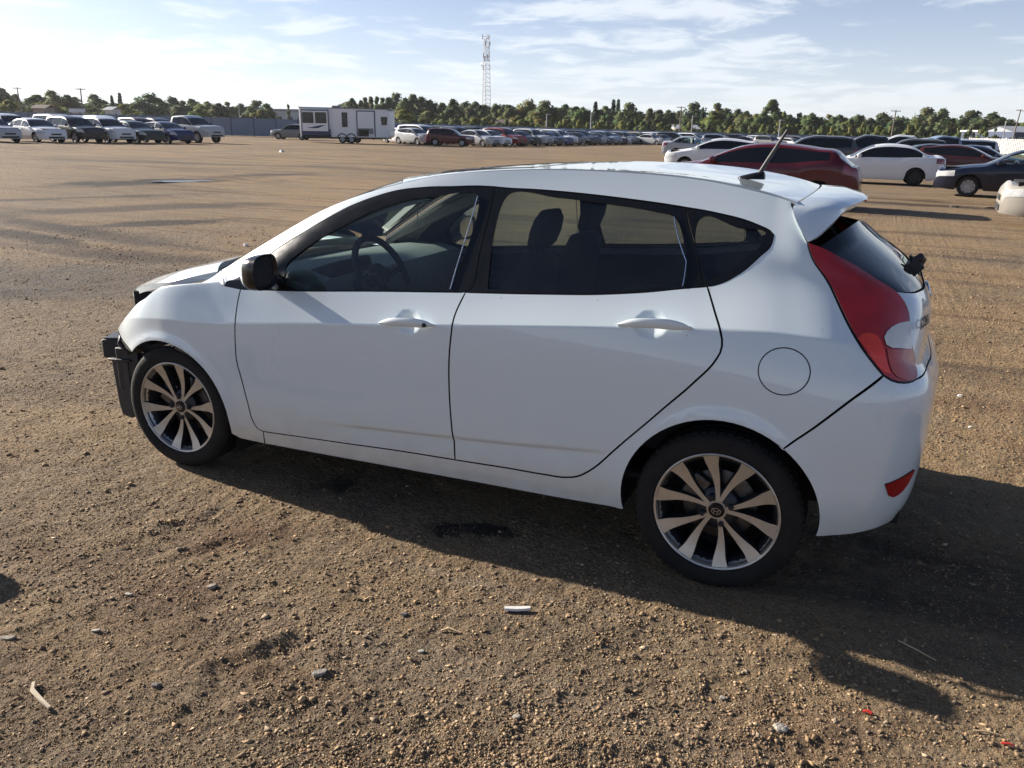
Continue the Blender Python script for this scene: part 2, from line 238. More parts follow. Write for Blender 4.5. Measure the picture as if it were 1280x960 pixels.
class Patch:
    def __init__(self, rows, crease=None):
        C = np.array(rows, float)                       # (nr, nc, 3)
        du = np.linalg.norm(np.diff(C, axis=1), axis=2).mean(0); self.u = np.concatenate([[0], np.cumsum(du)])
        dv = np.linalg.norm(np.diff(C, axis=0), axis=2)[:, 3:12].mean(1); self.v = np.concatenate([[0], np.cumsum(dv)])
        self.rf = hermite(self.u, C.transpose(1, 0, 2)); self.cr = crease
        self.grid = None
    def ev(self, uv):
        uv = np.atleast_2d(uv); R = self.rf(np.clip(uv[:, 0], 0, self.u[-1]))     # (k, nr, 3)
        v = np.clip(uv[:, 1], 0, self.v[-1]); out = np.empty((len(uv), 3))
        segs = [(0, len(self.v)-1)] if self.cr is None else [(0, self.cr), (self.cr, len(self.v)-1)]
        for a, b in segs:
            t = self.v[a:b+1]; P = R[:, a:b+1].transpose(1, 0, 2)
            msk = (v <= t[-1]) if a == 0 else (v > t[0])
            if a == 0 and b == len(self.v)-1: msk = np.ones(len(v), bool)
            if not msk.any(): continue
            h = np.diff(t); sl = (P[1:]-P[:-1])/h[:, None, None]; m = np.empty_like(P)
            m[1:-1] = (sl[:-1]*h[1:, None, None]+sl[1:]*h[:-1, None, None])/(h[1:]+h[:-1])[:, None, None]
            m[0] = 1.5*sl[0]-.5*m[1]; m[-1] = 1.5*sl[-1]-.5*m[-2]
            k = np.where(msk)[0]; s = v[k]; i = np.clip(np.searchsorted(t, s, side='right')-1, 0, len(t)-2)
            d = h[i][:, None]; x = ((s-t[i])/h[i])[:, None]
            out[k] = (2*x**3-3*x**2+1)*P[i, k]+(x**3-2*x**2+x)*d*m[i, k]+(-2*x**3+3*x**2)*P[i+1, k]+(x**3-x**2)*d*m[i+1, k]
        if self.disp is not None: out[:, 1] -= self.disp(out, uv)
        return out
    disp = None
    def normal(self, uv, e=.004):
        uv = np.atleast_2d(uv).astype(float)
        def dif(ax):
            a = uv.copy(); b = uv.copy(); lim = (self.u if ax == 0 else self.v)[-1]
            a[:, ax] = np.maximum(a[:, ax]-e, 0); b[:, ax] = np.minimum(b[:, ax]+e, lim)
            return self.ev(b)-self.ev(a)
        n = np.cross(dif(0), dif(1)); l = np.linalg.norm(n, axis=1, keepdims=True); return n/np.maximum(l, 1e-12)
    def lattice(self, nu=240, nv=120):
        if self.grid is None:
            U, V = np.meshgrid(np.linspace(0, self.u[-1], nu), np.linspace(0, self.v[-1], nv), indexing='ij')
            uv = np.stack([U.ravel(), V.ravel()], 1); self.grid = (uv, self.ev(uv), nu, nv)
        return self.grid
    def inv(self, P):
        """nearest (u,v) of 3-D points"""
        uv, X, _, _ = self.lattice(); P = np.atleast_2d(P).astype(float)
        c = np.array([uv[np.argmin(((X-p)**2).sum(1))] for p in P]); e = 1e-4
        for _ in range(6):
            q = self.ev(c); a = (self.ev(c+[e, 0])-q)/e; b = (self.ev(c+[0, e])-q)/e; d = P-q
            aa = (a*a).sum(1); ab = (a*b).sum(1); bb = (b*b).sum(1); ad = (a*d).sum(1); bd = (b*d).sum(1); det = np.maximum(aa*bb-ab*ab, 1e-12)
            c = np.clip(c+np.clip(np.stack([(ad*bb-bd*ab)/det, (bd*aa-ad*ab)/det], 1), -.03, .03), 0, [self.u[-1]-2e-4, self.v[-1]-2e-4])
        return c
def pressed(X, uv):
    """shallow pressings of the sheet: arch lips, the flute low on the doors, handle cups"""
    d = np.zeros(len(X)); x, z = X[:, 0], X[:, 2]; side = np.clip((-X[:, 1]-.74)/.05, 0, 1)
    for cx, cz_, r in ((-1.262, .297, .343), (1.292, .305, .348)):
        q = np.hypot(x-cx, z-cz_)-r; d += .011*np.exp(-(np.clip(q, 0, 1)/.035)**2)*side
    zl = np.interp(x, [-.6, -.35, .1, .5, .9, 1.0], [.365, .385, .412, .438, .474, .48]); t = (zl-z)
    f = np.clip((x+.50)/.30, 0, 1)*np.clip((.98-x)/.25, 0, 1)
    d -= .0090*f*np.clip(t/.018, 0, 1)**1.5*np.clip((.10-t)/.07, 0, 1)*(t > 0)
    for cx, cz_, rx, rz in ((.040, .862, .062, .046), (1.006, .952, .064, .046)):
        q = ((x-cx)/rx)**2+((z-cz_)/rz)**2; d -= .017*np.clip(1-q, 0, 1)**1.6
    return d
SIDE = Patch([ROWS[r]+[(ROWS[r][-2][0], -ROWS[r][-2][1], ROWS[r][-2][2])] for r in RN], RN.index('crease')); SIDE.disp = pressed
# seams and outlines on that surface, metres
OUT = {
 'fd': [(-0.8184,-0.8003,0.9138),(-0.8256,-0.8228,0.848),(-0.8252,-0.8473,0.7672),(-0.8305,-0.85,0.6842),(-0.8313,-0.8497,0.5963),(-0.8112,-0.8464,0.494),(-0.7961,-0.8411,0.4004),(-0.7841,-0.8329,0.3193),(-0.7623,-0.8254,0.2805),(-0.7379,-0.823,0.2721)],
 'bot_f': [(-0.7379,-0.823,0.2721),(-0.3403,-0.8246,0.2889),(-0.0411,-0.8273,0.3037),(0.2433,-0.8275,0.3115)],
 'bot_r': [(0.2433,-0.8275,0.3115),(0.4743,-0.8271,0.3181),(0.6337,-0.8263,0.3197),(0.7162,-0.8266,0.324),(0.7684,-0.829,0.3389),(0.8178,-0.8333,0.3742),(0.9127,-0.8429,0.4786),(1.0025,-0.8491,0.5781),(1.0834,-0.8484,0.668),(1.1783,-0.8436,0.773),(1.2415,-0.8337,0.8545),(1.257,-0.8268,0.8899),(1.2591,-0.8213,0.9152),(1.248,-0.8122,0.9554),(1.2161,-0.7704,1.0131),(1.1744,-0.7184,1.0878)],
 'mid': [(0.2617,-0.7672,0.9937),(0.24,-0.8137,0.9136),(0.2386,-0.8384,0.8696),(0.2333,-0.8452,0.8005),(0.2284,-0.8485,0.6811),(0.2314,-0.8463,0.5468),(0.237,-0.8415,0.4429),(0.2408,-0.8288,0.3771),(0.2433,-0.8275,0.3115)],
 'belt_f': [(-0.8184,-0.8003,0.9138),(-0.5055,-0.7914,0.9337),(-0.154,-0.7788,0.9626),(0.2617,-0.7672,0.9937)],
 'belt_r': [(0.2617,-0.7672,0.9937),(0.585,-0.7614,1.0151),(0.832,-0.7519,1.0361),(1.0003,-0.7377,1.0591),(1.0853,-0.7277,1.0742),(1.1744,-0.7184,1.0878)],
 'qg_low': [(1.1744,-0.7184,1.0878),(1.2107,-0.7117,1.0983),(1.2717,-0.6904,1.1348),(1.3358,-0.6601,1.2002),(1.3661,-0.6383,1.2459),(1.3669,-0.6261,1.2677),(1.3487,-0.6186,1.2812),(1.3388,-0.6165,1.2853)],
 'top_r': [(1.3388,-0.6165,1.2853),(1.2766,-0.6057,1.3052),(1.1612,-0.5936,1.3268),(1.0526,-0.5865,1.3394)],
 'top_m': [(1.0526,-0.5865,1.3394),(0.8574,-0.5761,1.3571),(0.6607,-0.5678,1.3696),(0.4549,-0.5618,1.3769),(0.3481,-0.5613,1.3774),(0.2855,-0.5602,1.3803)],
 'top_f': [(0.2855,-0.5602,1.3803),(0.2263,-0.5607,1.3808),(0.0756,-0.5673,1.3729),(-0.0183,-0.5708,1.3675),(-0.162,-0.5814,1.3468),(-0.2556,-0.5979,1.3184),(-0.3504,-0.6189,1.2812),(-0.4404,-0.6441,1.2338),(-0.5366,-0.6698,1.1772),(-0.646,-0.6928,1.1136),(-0.7784,-0.7371,1.0183),(-0.9076,-0.7994,0.92)],
 'sail_b': [(-0.9076,-0.7994,0.92),(-0.8184,-0.8003,0.9138)],
 'bpil': [(0.2617,-0.7672,0.9937),(0.279,-0.7602,1.0066),(0.2839,-0.6789,1.1544),(0.2855,-0.5602,1.3803)],
 'cpil': [(1.1744,-0.7184,1.0878),(1.1696,-0.7164,1.091),(1.1206,-0.6603,1.1959),(1.0526,-0.5865,1.3394)],
 'fglass': [(-0.5994,-0.7849,0.9498),(0.1936,-0.7638,0.998),(0.2229,-0.5797,1.3436),(0.0413,-0.5887,1.3346),(-0.0991,-0.6034,1.3116),(-0.2365,-0.6309,1.2655),(-0.3723,-0.6694,1.1959),(-0.5084,-0.7136,1.112),(-0.588,-0.7465,1.048),(-0.6047,-0.7607,1.0144)],
 'rglass': [(0.3524,-0.7587,1.0113),(0.35,-0.5747,1.3505),(0.5639,-0.576,1.351),(0.7651,-0.5855,1.3375),(0.9585,-0.5974,1.3179),(1.0156,-0.6035,1.3073),(1.0875,-0.6778,1.1619),(1.0905,-0.7233,1.0812),(0.9848,-0.7347,1.0638),(0.8296,-0.7457,1.0459),(0.5825,-0.7558,1.0245)],
 'qglass': [(1.1731,-0.7061,1.1082),(1.1025,-0.6185,1.2798),(1.1049,-0.6095,1.2973),(1.2465,-0.6186,1.2827),(1.3423,-0.6282,1.265),(1.337,-0.6409,1.2416),(1.3056,-0.6575,1.2059),(1.2662,-0.6746,1.1667),(1.2238,-0.6934,1.13)],
 'spg': [(1.4078,-0.5664,1.3658),(1.4297,-0.5883,1.3283),(1.4513,-0.6091,1.2913),(1.4684,-0.6233,1.2644),(1.4784,-0.6306,1.2498)],
 'tl_front': [(1.4784,-0.6306,1.2498),(1.5259,-0.6641,1.1691),(1.5939,-0.7005,1.0799),(1.6718,-0.7643,0.9672),(1.7342,-0.7824,0.8955),(1.7673,-0.7832,0.8612)],
 'tl_bot': [(1.7673,-0.7832,0.8612),(1.7922,-0.7765,0.8472),(1.8386,-0.7415,0.8355),(1.8702,-0.6902,0.8385)],
 'tl_rear': [(1.8702,-0.6902,0.8385),(1.86,-0.6453,0.8848),(1.8405,-0.6492,0.9435),(1.8289,-0.6344,0.9931),(1.8206,-0.6144,1.0341)],
 'tl_top': [(1.8206,-0.6144,1.0341),(1.8013,-0.6008,1.0727),(1.7731,-0.5956,1.1015),(1.7226,-0.6037,1.1306),(1.6398,-0.5987,1.1768),(1.5566,-0.6191,1.2203),(1.4784,-0.6306,1.2498)],
 'clear': [(1.8226,-0.6286,1.0129),(1.7916,-0.6661,1.0106),(1.7652,-0.6997,0.9974),(1.7524,-0.7231,0.9776),(1.7533,-0.7369,0.9576),(1.765,-0.7367,0.9469),(1.8014,-0.7072,0.9376),(1.8387,-0.66,0.9295)],
 'amber': [(1.7638,-0.7442,0.9379),(1.8005,-0.7122,0.932),(1.8408,-0.6603,0.9231),(1.8556,-0.6582,0.8793),(1.8645,-0.6931,0.8445),(1.8315,-0.7445,0.8432),(1.7953,-0.7662,0.8644),(1.7767,-0.7622,0.8958)],
 'lens_glow': [(1.6751,-0.7619,0.9689),(1.6909,-0.746,0.9832),(1.7123,-0.7379,0.9838),(1.743,-0.7354,0.9681),(1.7485,-0.7423,0.9543),(1.7564,-0.7475,0.9404),(1.7686,-0.7635,0.9031),(1.7859,-0.773,0.8637),(1.7606,-0.7804,0.8757),(1.7275,-0.7791,0.9099)],
 'bseam': [(1.7673,-0.7832,0.8612),(1.728,-0.8071,0.8208),(1.6752,-0.827,0.77),(1.567,-0.8499,0.6577),(1.4962,-0.8607,0.5882)],
 'reflector': [(1.8227,-0.7815,0.4922),(1.8635,-0.7386,0.503),(1.9106,-0.6623,0.5111),(1.9034,-0.6738,0.4906),(1.8862,-0.6968,0.4522),(1.8523,-0.7407,0.4343),(1.8396,-0.7575,0.4448)],
 'rocker': [(-0.7379,-0.823,0.2721)],
 'fender_front': [(-1.4573,-0.7886,0.788),(-1.5431,-0.7762,0.7229),(-1.7119,-0.7014,0.6094),(-1.5948,-0.7776,0.5947),(-1.4931,-0.8242,0.5855)],
 'h1': [(-0.0861,-0.839,0.8477),(0.1655,-0.8392,0.865)],
 'h2': [(0.8932,-0.8193,0.9404),(1.1546,-0.8132,0.9548)],
 'h1cup': [(0.0312,-0.8247,0.854)],
 'h2cup': [(1.0009,-0.8012,0.947)],
 'fuel': [(1.4678,-0.8294,0.8488)],
 'lock': [(0.129,-0.8373,0.8671)],
 'glassbot': [(1.7728,-0.5922,1.1036),(1.8038,-0.5546,1.0959),(1.8505,-0.3313,1.0924)],
 'badge': [(1.8407,-0.6271,0.9793),(1.8837,-0.4555,1.0093)],
 'bline': [(1.6045,-0.8493,0.5095),(1.6829,-0.8327,0.5178),(1.7698,-0.812,0.5088),(1.8182,-0.785,0.4928)],
}

# ------------------------------------------------------------------ the white hatchback
UM, VM = SIDE.u[-2], SIDE.v[-1]                      # the last column mirrors the one before the centre line
def dens(c, step=.02):
    """smooth a uv polyline and sample it every step"""
    c = np.asarray(c, float)
    t = np.concatenate([[0], np.cumsum(np.maximum(np.linalg.norm(np.diff(c, axis=0), axis=1), 1e-5))])
    n = max(2, int(t[-1]/step)+1); s = np.linspace(0, t[-1], n)
    return hermite(t, c)(s) if len(c) > 2 else c[0]+(c[1]-c[0])*(s/t[-1])[:, None]
SEG = {k: (dens(SIDE.inv(v)) if len(v) > 1 else SIDE.inv(v)) for k, v in OUT.items()}
def sg(*names):
    """chain segments (a leading - reverses one) into one open polyline"""
    out = []
    for n in names:
        a = n if not isinstance(n, str) else SEG[n[1:]][::-1] if n[0] == '-' else SEG[n]
        for p in a:
            if not out or np.linalg.norm(np.array(p)-out[-1]) > .004: out.append(np.array(p, float))
    if np.linalg.norm(out[0]-out[-1]) < .004: out.pop()
    return np.array(out)
def uvp(*P): return SIDE.inv(P)
def inside(pt, poly):
    x, y = pt[:, 0], pt[:, 1]; c = np.zeros(len(pt), bool); a = poly; b = np.roll(poly, -1, 0)
    for (x1, y1), (x2, y2) in zip(a, b):
        if y1 == y2: continue
        c ^= ((y1 > y) != (y2 > y)) & (x < (x2-x1)*(y-y1)/(y2-y1)+x1)
    return c
def area(p): return .5*np.sum(p[:, 0]*np.roll(p[:, 1], -1)-np.roll(p[:, 0], -1)*p[:, 1])
def offset(p, d):
    """shift a polygon boundary inwards by d; points on the centre line stay there"""
    if area(p) < 0: p = p[::-1]
    t1 = p-np.roll(p, 1, 0); t2 = np.roll(p, -1, 0)-p
    t1 /= np.maximum(np.linalg.norm(t1, axis=1, keepdims=True), 1e-9); t2 /= np.maximum(np.linalg.norm(t2, axis=1, keepdims=True), 1e-9)
    n = np.stack([-(t1+t2)[:, 1], (t1+t2)[:, 0]], 1); n /= np.maximum(np.linalg.norm(n, axis=1, keepdims=True), .35)
    q = p+n*d; c = p[:, 0] > UM-.003; q[c, 0] = UM; return q
def dist2poly(pt, poly):
    a = poly; b = np.roll(poly, -1, 0); d = np.full(len(pt), 9.)
    for p, q in zip(a, b):
        e = q-p; t = np.clip(((pt-p)@e)/max(e@e, 1e-12), 0, 1); d = np.minimum(d, np.linalg.norm(pt-p-t[:, None]*e, axis=1))
    return d
CR = SIDE.v[RN.index('crease')]
FINE = [(SIDE.inv([(.04,-.84,.862)])[0], .075, .058), (SIDE.inv([(1.006,-.815,.952)])[0], .077, .058)]
FINE += [(SIDE.inv([(x,-.84,z)])[0], .085, .045) for x, z in ((-.36,.375),(-.19,.385),(-.02,.395),(.15,.405),(.32,.417),(.49,.428),(.66,.445),(.83,.46))]
def panel(poly, holes=(), gap=.0034, depth=.022, h=.03, off=0., side=-1, patch=None, lip=True):
    """one pressed sheet of the side surface: cut to a uv outline, with turned-in edges"""
    S = patch or SIDE; poly = offset(np.asarray(poly, float), gap) if gap else (poly if area(poly) > 0 else poly[::-1])
    lo, hi = poly.min(0), poly.max(0)
    us = np.arange(lo[0]+h*.5, hi[0], h); vs = np.arange(lo[1]+h*.5, hi[1], h)
    if lo[1] < CR < hi[1] and patch is None: vs = np.sort(np.concatenate([vs[np.abs(vs-CR) > .02], [CR-.008, CR, CR+.008]]))
    U, V = np.meshgrid(us, vs); g = np.stack([U.ravel(), V.ravel()], 1)
    if depth:
        for (cu, cv), w, hh in FINE:                               # finer net where the sheet is pressed
            if lo[0] < cu < hi[0]:
                a, b = np.meshgrid(np.arange(cu-w, cu+w, .0065), np.arange(cv-hh, cv+hh, .0065)); g = np.concatenate([g[~((abs(g[:, 0]-cu) < w+.004) & (abs(g[:, 1]-cv) < hh+.004))], np.stack([a.ravel(), b.ravel()], 1)])
    g = g[inside(g, poly)]
    if len(g): g = g[dist2poly(g, poly) > h*.42]
    for hp in holes:
        if len(g): g = g[~inside(g, hp)]; g = g[dist2poly(g, hp) > h*.42]
    pts = [poly]+[np.asarray(hp) for hp in holes]; edges = []; o = 0
    for p in pts: edges += [(o+i, o+(i+1)%len(p)) for i in range(len(p))]; o += len(p)
    allp = np.concatenate(pts+[g]) if len(g) else np.concatenate(pts)
    r = delaunay_2d_cdt([Vector(p) for p in allp], edges, [], 0, 1e-6)
    P2 = np.array([tuple(v) for v in r[0]]); F = np.array([tuple(f) for f in r[2]]); cen = P2[F].mean(1)
    keep = inside(cen, poly)
    for hp in holes: keep &= ~inside(cen, np.asarray(hp))
    F = F[keep]; a = P2[F]; ar = (a[:, 1, 0]-a[:, 0, 0])*(a[:, 2, 1]-a[:, 0, 1])-(a[:, 2, 0]-a[:, 0, 0])*(a[:, 1, 1]-a[:, 0, 1])
    F = F[np.abs(ar) > 1e-10]; ar = ar[np.abs(ar) > 1e-10]; F[ar < 0] = F[ar < 0][:, ::-1]
    X = S.ev(P2); Nn = S.normal(P2); X = X+Nn*off
    V3 = [X]; faces = [tuple(f) for f in F]; nf = len(faces); LN = [tuple(Nn[i]) for f in F for i in f]
    if depth and lip:
        n0 = len(X)
        for p in pts:
            if p is not pts[0]: continue
            A = S.ev(p); An = S.normal(p); B = A+An*(off-depth); A = A+An*off; m = len(p)
            V3 += [A, B]
            for i in range(m):
                j = (i+1)%m
                if p[i, 0] > UM-.003 and p[j, 0] > UM-.003: continue
                f = (n0+i, n0+m+i, n0+m+j, n0+j); fn = np.cross(B[i]-A[i], A[j]-A[i]); fn /= max(np.linalg.norm(fn), 1e-9)
                faces.append(f); LN += [tuple(fn)]*4
            n0 += 2*m
    V3 = np.concatenate(V3); LN = np.array(LN)
    if side > 0:
        V3 = V3*[1,-1,1]; out = []; ln = []; k = 0
        for f in faces: n = len(f); out.append(f[::-1]); ln.append(LN[k:k+n][::-1]*[1,-1,1]); k += n
        faces = out; LN = np.concatenate(ln)
    return V3, faces, LN, nf
def join(name, parts, mat, parent, loc=None, rim=None, **kw):
    V = []; F = []; NN = []; o = 0
    mi = []
    for v, f, n, nf in parts: mi += [0]*nf+[1]*(len(f)-nf); V.append(v); F += [tuple(i+o for i in x) for x in f]; NN.append(n); o += len(v)
    V = np.concatenate(V)
    if loc is not None: V = V-np.array(loc)
    me = mesh(name, V, F, mat, 180); me.normals_split_custom_set([tuple(n) for n in np.concatenate(NN)])
    if max(mi): me.materials.append(VOID); me.polygons.foreach_set('material_index', mi)   # turned-in edges in black: shade of the shut lines put into their colour
    return tag(link(name, me, parent, loc=loc), **kw)
def arc(cx, cz, r, a0, a1, y=-.845, n=26):
    return SIDE.inv([(cx+r*cos(R(a)), y, cz+r*sin(R(a))) for a in np.linspace(a0, a1, n)])
car = empty('hatchback_car', (0,0,0), label='white five door hatchback in the foreground with its front bumper torn off', cat='car')
# outlines
BASE = uvp((-1.0,-.725,.957))[0]; BASE[1] = VM-.002
vmax = lambda u0, u1, k: np.stack([np.linspace(u0, u1, k), np.full(k, VM-.002)], 1)
spt = SEG['spg'][0].copy(); spt[1] = VM-.002
a_f = arc(-1.262, .297, .343, 131, -13); a_r = arc(1.292, .305, .348, 57.5, 193)
fl = uvp((-.893,-.802,.205), (-.762,-.80,.198)); rk = uvp((-.757,-.80,.199)); sl_ = dens(uvp((-.755,-.80,.199),(-.3,-.80,.207),(.2,-.803,.215),(.6,-.805,.220),(.935,-.806,.224)))
arch_r_bot = uvp((1.641,-.81,.262))
tgb = dens(uvp((1.8702,-.6902,.8385),(1.888,-.56,.832),(1.905,-.42,.828),(1.917,-.2,.825)))
tgb = np.concatenate([tgb, [[UM, tgb[-1,1]]]])
gb = dens(uvp((1.7728,-.5922,1.1036),(1.80,-.555,1.094),(1.838,-.45,1.080),(1.862,-.33,1.072),(1.878,-.15,1.066))); gb = np.concatenate([gb, [[UM, gb[-1,1]]]])
gt = uvp((1.484,-.626,1.244)); VW = SIDE.v[RN.index('wint')]
k0 = np.argmin(((SEG['tl_top']-SIDE.inv([OUT['glassbot'][0]])[0])**2).sum(1)); tt = SEG['tl_top']
P_fender = sg(SEG['fd'][:1], '-sail_b', (lambda e_: np.stack([np.linspace(BASE[0], e_[0], 26), np.linspace(VM-.002, e_[1], 26)], 1))(SIDE.inv([(-1.38,-.788,.818)])[0]), dens(uvp((-1.395,-.79,.812),(-1.457,-.7885,.788),(-1.543,-.776,.723),(-1.63,-.74,.664),(-1.70,-.705,.622))), dens(uvp((-1.69,-.71,.610),(-1.60,-.775,.588))), a_f, fl, np.concatenate([rk, SEG['fd'][-1:]]), '-fd')
P_fdoor = sg('fd', 'bot_f', '-mid', '-belt_f'); P_rdoor = sg('mid', 'bot_r', '-belt_r')
P_side = sg([BASE], vmax(BASE[0], spt[0], 70), 'spg', 'tl_front', 'bseam', a_r, sl_[::-1], SEG['fd'][-1:], 'bot_f', 'bot_r', 'qg_low', 'top_r', 'top_m', 'top_f')
P_ff = sg('belt_f', 'bpil', 'top_f', 'sail_b'); P_rf = sg('belt_r', 'cpil', 'top_m', '-bpil'); P_qf = sg('qg_low', 'top_r', '-cpil')
P_light = sg('tl_front', 'tl_bot', 'tl_rear', 'tl_top')
P_gate = sg('tl_rear', tt[:k0+1], gb, tgb[::-1]); 
P_glass = sg(tt[k0:], np.array([[SIDE.inv([OUT['spg'][-1]])[0][0]+.02, VW-.006],[UM, VW-.006]]), gb[::-1])
P_bump = sg('bseam', arc(1.292,.305,.348, 57.5, -7), dens(np.concatenate([arch_r_bot, uvp((1.70,-.78,.275)), [[SIDE.u[12], .012],[SIDE.u[13], .010],[UM, .010]]])), tgb[::-1], '-tl_bot')
FU = SEG['fuel'][0]; P_fuel = uvp(*[(1.4678+.081*cos(a), -.83, .8488+.079*sin(a)) for a in np.linspace(0, 2*pi, 40, endpoint=False)])
def both(**kw): return (-1, 1)
def hole(a, d=.0): return offset(np.asarray(a), d) if d else np.asarray(a)
body = join('body', [panel(P_side, holes=[offset(P_fuel[::-1], -.0025)], side=-1), panel(P_side, side=1)], PAINT, car)
join('fuel_filler_door', [panel(P_fuel, gap=.001, depth=.012, h=.02)], PAINT, body)
bumper = join('rear_bumper', [panel(P_bump, side=s) for s in (-1, 1)], PAINT, car)
gate = join('tailgate', [panel(P_gate, side=s) for s in (-1, 1)], PAINT, car)
join('rear_window', [panel(P_glass, side=s, gap=.004, depth=0, off=-.004) for s in (-1, 1)], GLASST, gate)
for s in (-1, 1):
    join('front_fender', [panel(P_fender, side=s, h=.025)], PAINT, car)
    for nm, P, fr, gl, gm, hd in (('front_door', P_fdoor, P_ff, 'fglass', GLASSF, 'h1'), ('rear_door', P_rdoor, P_rf, 'rglass', GLASSR, 'h2')):
        d = join(nm, [panel(P, side=s)], PAINT, car)
        join('window_frame', [panel(fr, holes=[SEG[gl]], side=s, gap=.0015, depth=.02, off=-.001, h=.04)], BLACK, d)
        join('window_glass', [panel(SEG[gl], side=s, gap=-.006, depth=0, off=-.007, h=.05)], gm, d)
        a, b = np.array(OUT[hd][0]), np.array(OUT[hd][1]); c = (a+b)/2; L_ = np.linalg.norm(b-a); e = (b-a)/L_
        # pull handle: a bowed bar standing off the skin, over a hollow cup, with the lock cap behind it
        ns = SIDE.normal(SIDE.inv([c]))[0]; hb = MB(); n_ = 22; V = []; F = []
        for i in range(n_+1):
            t = i/n_; w = max(.22, (1-abs(2*t-1)**4))*.0165*(1+.2*t); st = .004+.024*(1-abs(2*t-1)**2.4); p = a+e*L_*t+np.array([0,0,.004*sin(pi*t)])
            for k in range(10):
                an = 2*pi*k/10; V.append((p+ns*(st+.008*cos(an))+np.array([0,0,1])*w*sin(an))*[1, -s, 1])
        for i in range(n_):
            for k in range(10): F.append((i*10+k, i*10+(k+1)%10, (i+1)*10+(k+1)%10, (i+1)*10+k))
        F += [tuple(range(10)), tuple(n_*10+k for k in range(10))]
        hb.add(V, F); hm = hb.build('door_handle', PAINT, d, smooth=60)
        if nm == 'front_door' and s == -1:
            lk = np.array(OUT['lock'][0]); MB().lathe([(0,-.031),(.0075,-.031),(.009,-.027),(.009,-.018)], 14, 'Y', tuple(lk)).build('door_lock', ALLOYD, d, smooth=40)
    tl = join('tail_light', [panel(P_light, side=s, gap=.004, depth=.02, off=.004, h=.025)], RED, car)
    join('sun_glow_lens', [panel(SEG['lens_glow'], side=s, gap=0, depth=.003, off=.006, h=.02)], REDGLOW, tl)  # lower lens area: sun glow painted as a brighter red
    join('reversing_lens', [panel(SEG['clear'], side=s, gap=0, depth=.004, off=.0075, h=.02)], CLEAR, tl)
    join('indicator_lens', [panel(SEG['amber'], side=s, gap=0, depth=.004, off=.007, h=.02)], PINK, tl)
    join('light_seal', [panel(offset(P_light, -.001), holes=[offset(P_light, .007)], side=s, gap=0, depth=0, off=.001, h=.03)], BLACK, tl)
    join('rear_reflector', [panel(SEG['reflector'], side=s, gap=0, depth=.012, off=.005, h=.02)], RED, bumper)
    qf = join('quarter_window_frame', [panel(P_qf, holes=[SEG['qglass']], side=s, gap=.001, depth=.02, off=.001, h=.03)], BLACK, body)
    join('quarter_window', [panel(SEG['qglass'], side=s, gap=-.005, depth=0, off=-.005, h=.05)], GLASSR, body)
# glass-run edges at the two pillars, their sunlit glint put in as chrome
for s in (-1, 1):
    for nm, i0, i1 in (('fglass', 1, 2), ('rglass', 5, 7)):
        P = SIDE.inv(OUT[nm][i0:i1+1]); P = np.concatenate([P[i]+(P[i+1]-P[i])*np.linspace(0, 1, 6)[:, None] for i in range(len(P)-1)]); X = (SIDE.ev(P)+SIDE.normal(P)*.001)*[1, -s, 1]
        MB().tube([tuple(x) for x in X], .0024, 5).build('glass_run', MATS['chrome'], car, smooth=60)
# ---- top: hood, windshield, roof
def surf(name, rows, mat, parent, nu=40, nv=30, crown=None, thick=.0, sm=60, flip=False):
    """sheet through near-side rows of (x,y,z) from edge to centre, mirrored"""
    C = np.array(rows, float); nr = len(C); full = np.concatenate([C, (C*[1,-1,1])[::-1][1:]]) if abs(C[-1][:, 1]).max() < 1e-6 else C
    u = np.concatenate([[0], np.cumsum(np.linalg.norm(np.diff(full, axis=1), axis=2).mean(0))]); v = np.concatenate([[0], np.cumsum(np.linalg.norm(np.diff(full, axis=0), axis=2).mean(1))])
    A = hermite(v, full)(np.linspace(0, v[-1], nv)); B = hermite(u, A.transpose(1,0,2))(np.linspace(0, u[-1], nu)).transpose(1,0,2)
    V = B.reshape(-1, 3); F = grid_faces(nv, nu, not flip); nb = len(V)
    if thick:
        bd = [i*nu for i in range(nv)]+[(nv-1)*nu+j for j in range(1, nu)]+[i*nu+nu-1 for i in range(nv-2,-1,-1)]+[j for j in range(nu-2,0,-1)]
        W2 = V[bd]-[0,0,thick]; V = np.concatenate([V, V[bd], W2]); m = len(bd)
        for i in range(m): j = (i+1)%m; F.append((nb+i, nb+j, nb+m+j, nb+m+i))
    me = mesh(name, V, F, mat, None)
    me.polygons.foreach_set('use_smooth', [True]*len(me.polygons)); me.set_sharp_from_angle(angle=R(sm)); return link(name, me, parent)
RE = hermite([p[0] for p in ROWS['roofe']], np.array(ROWS['roofe']))
xs_r = np.array([-.13,.0,.15,.33,.55,.78,.95,1.13,1.25,1.36,1.425]); edge_r = RE(xs_r)
cz = hermite([-.35,-.216,-.047,.156,.351,.575,.719,.894,1.063,1.226,1.385,1.45], np.array([1.380,1.402,1.424,1.4415,1.454,1.4545,1.4525,1.441,1.428,1.411,1.392,1.381]))
xc_r = np.array([-.32,-.15,.05,.26,.5,.74,.92,1.10,1.24,1.37,1.445]); cen_r = np.stack([xc_r, xc_r*0, cz(xc_r)], 1)
def mixrow(t, k=1.0): 
    m = edge_r+(cen_r-edge_r)*t; m[:, 1] = edge_r[:, 1]*(1-t); m[:, 2] = edge_r[:, 2]+(cen_r[:, 2]-edge_r[:, 2])*(1-(1-t)**2); m[:, 0] = edge_r[:, 0]+(cen_r[:, 0]-edge_r[:, 0])*(1-(1-t)**2); return m
e0 = edge_r.copy(); e0[:, 1] += .004
roof = surf('roof', [e0]+[mixrow(t) for t in (.03,.12,.3,.55,.8)]+[cen_r], PAINT, car, 70, 50, thick=.012)
sr = []
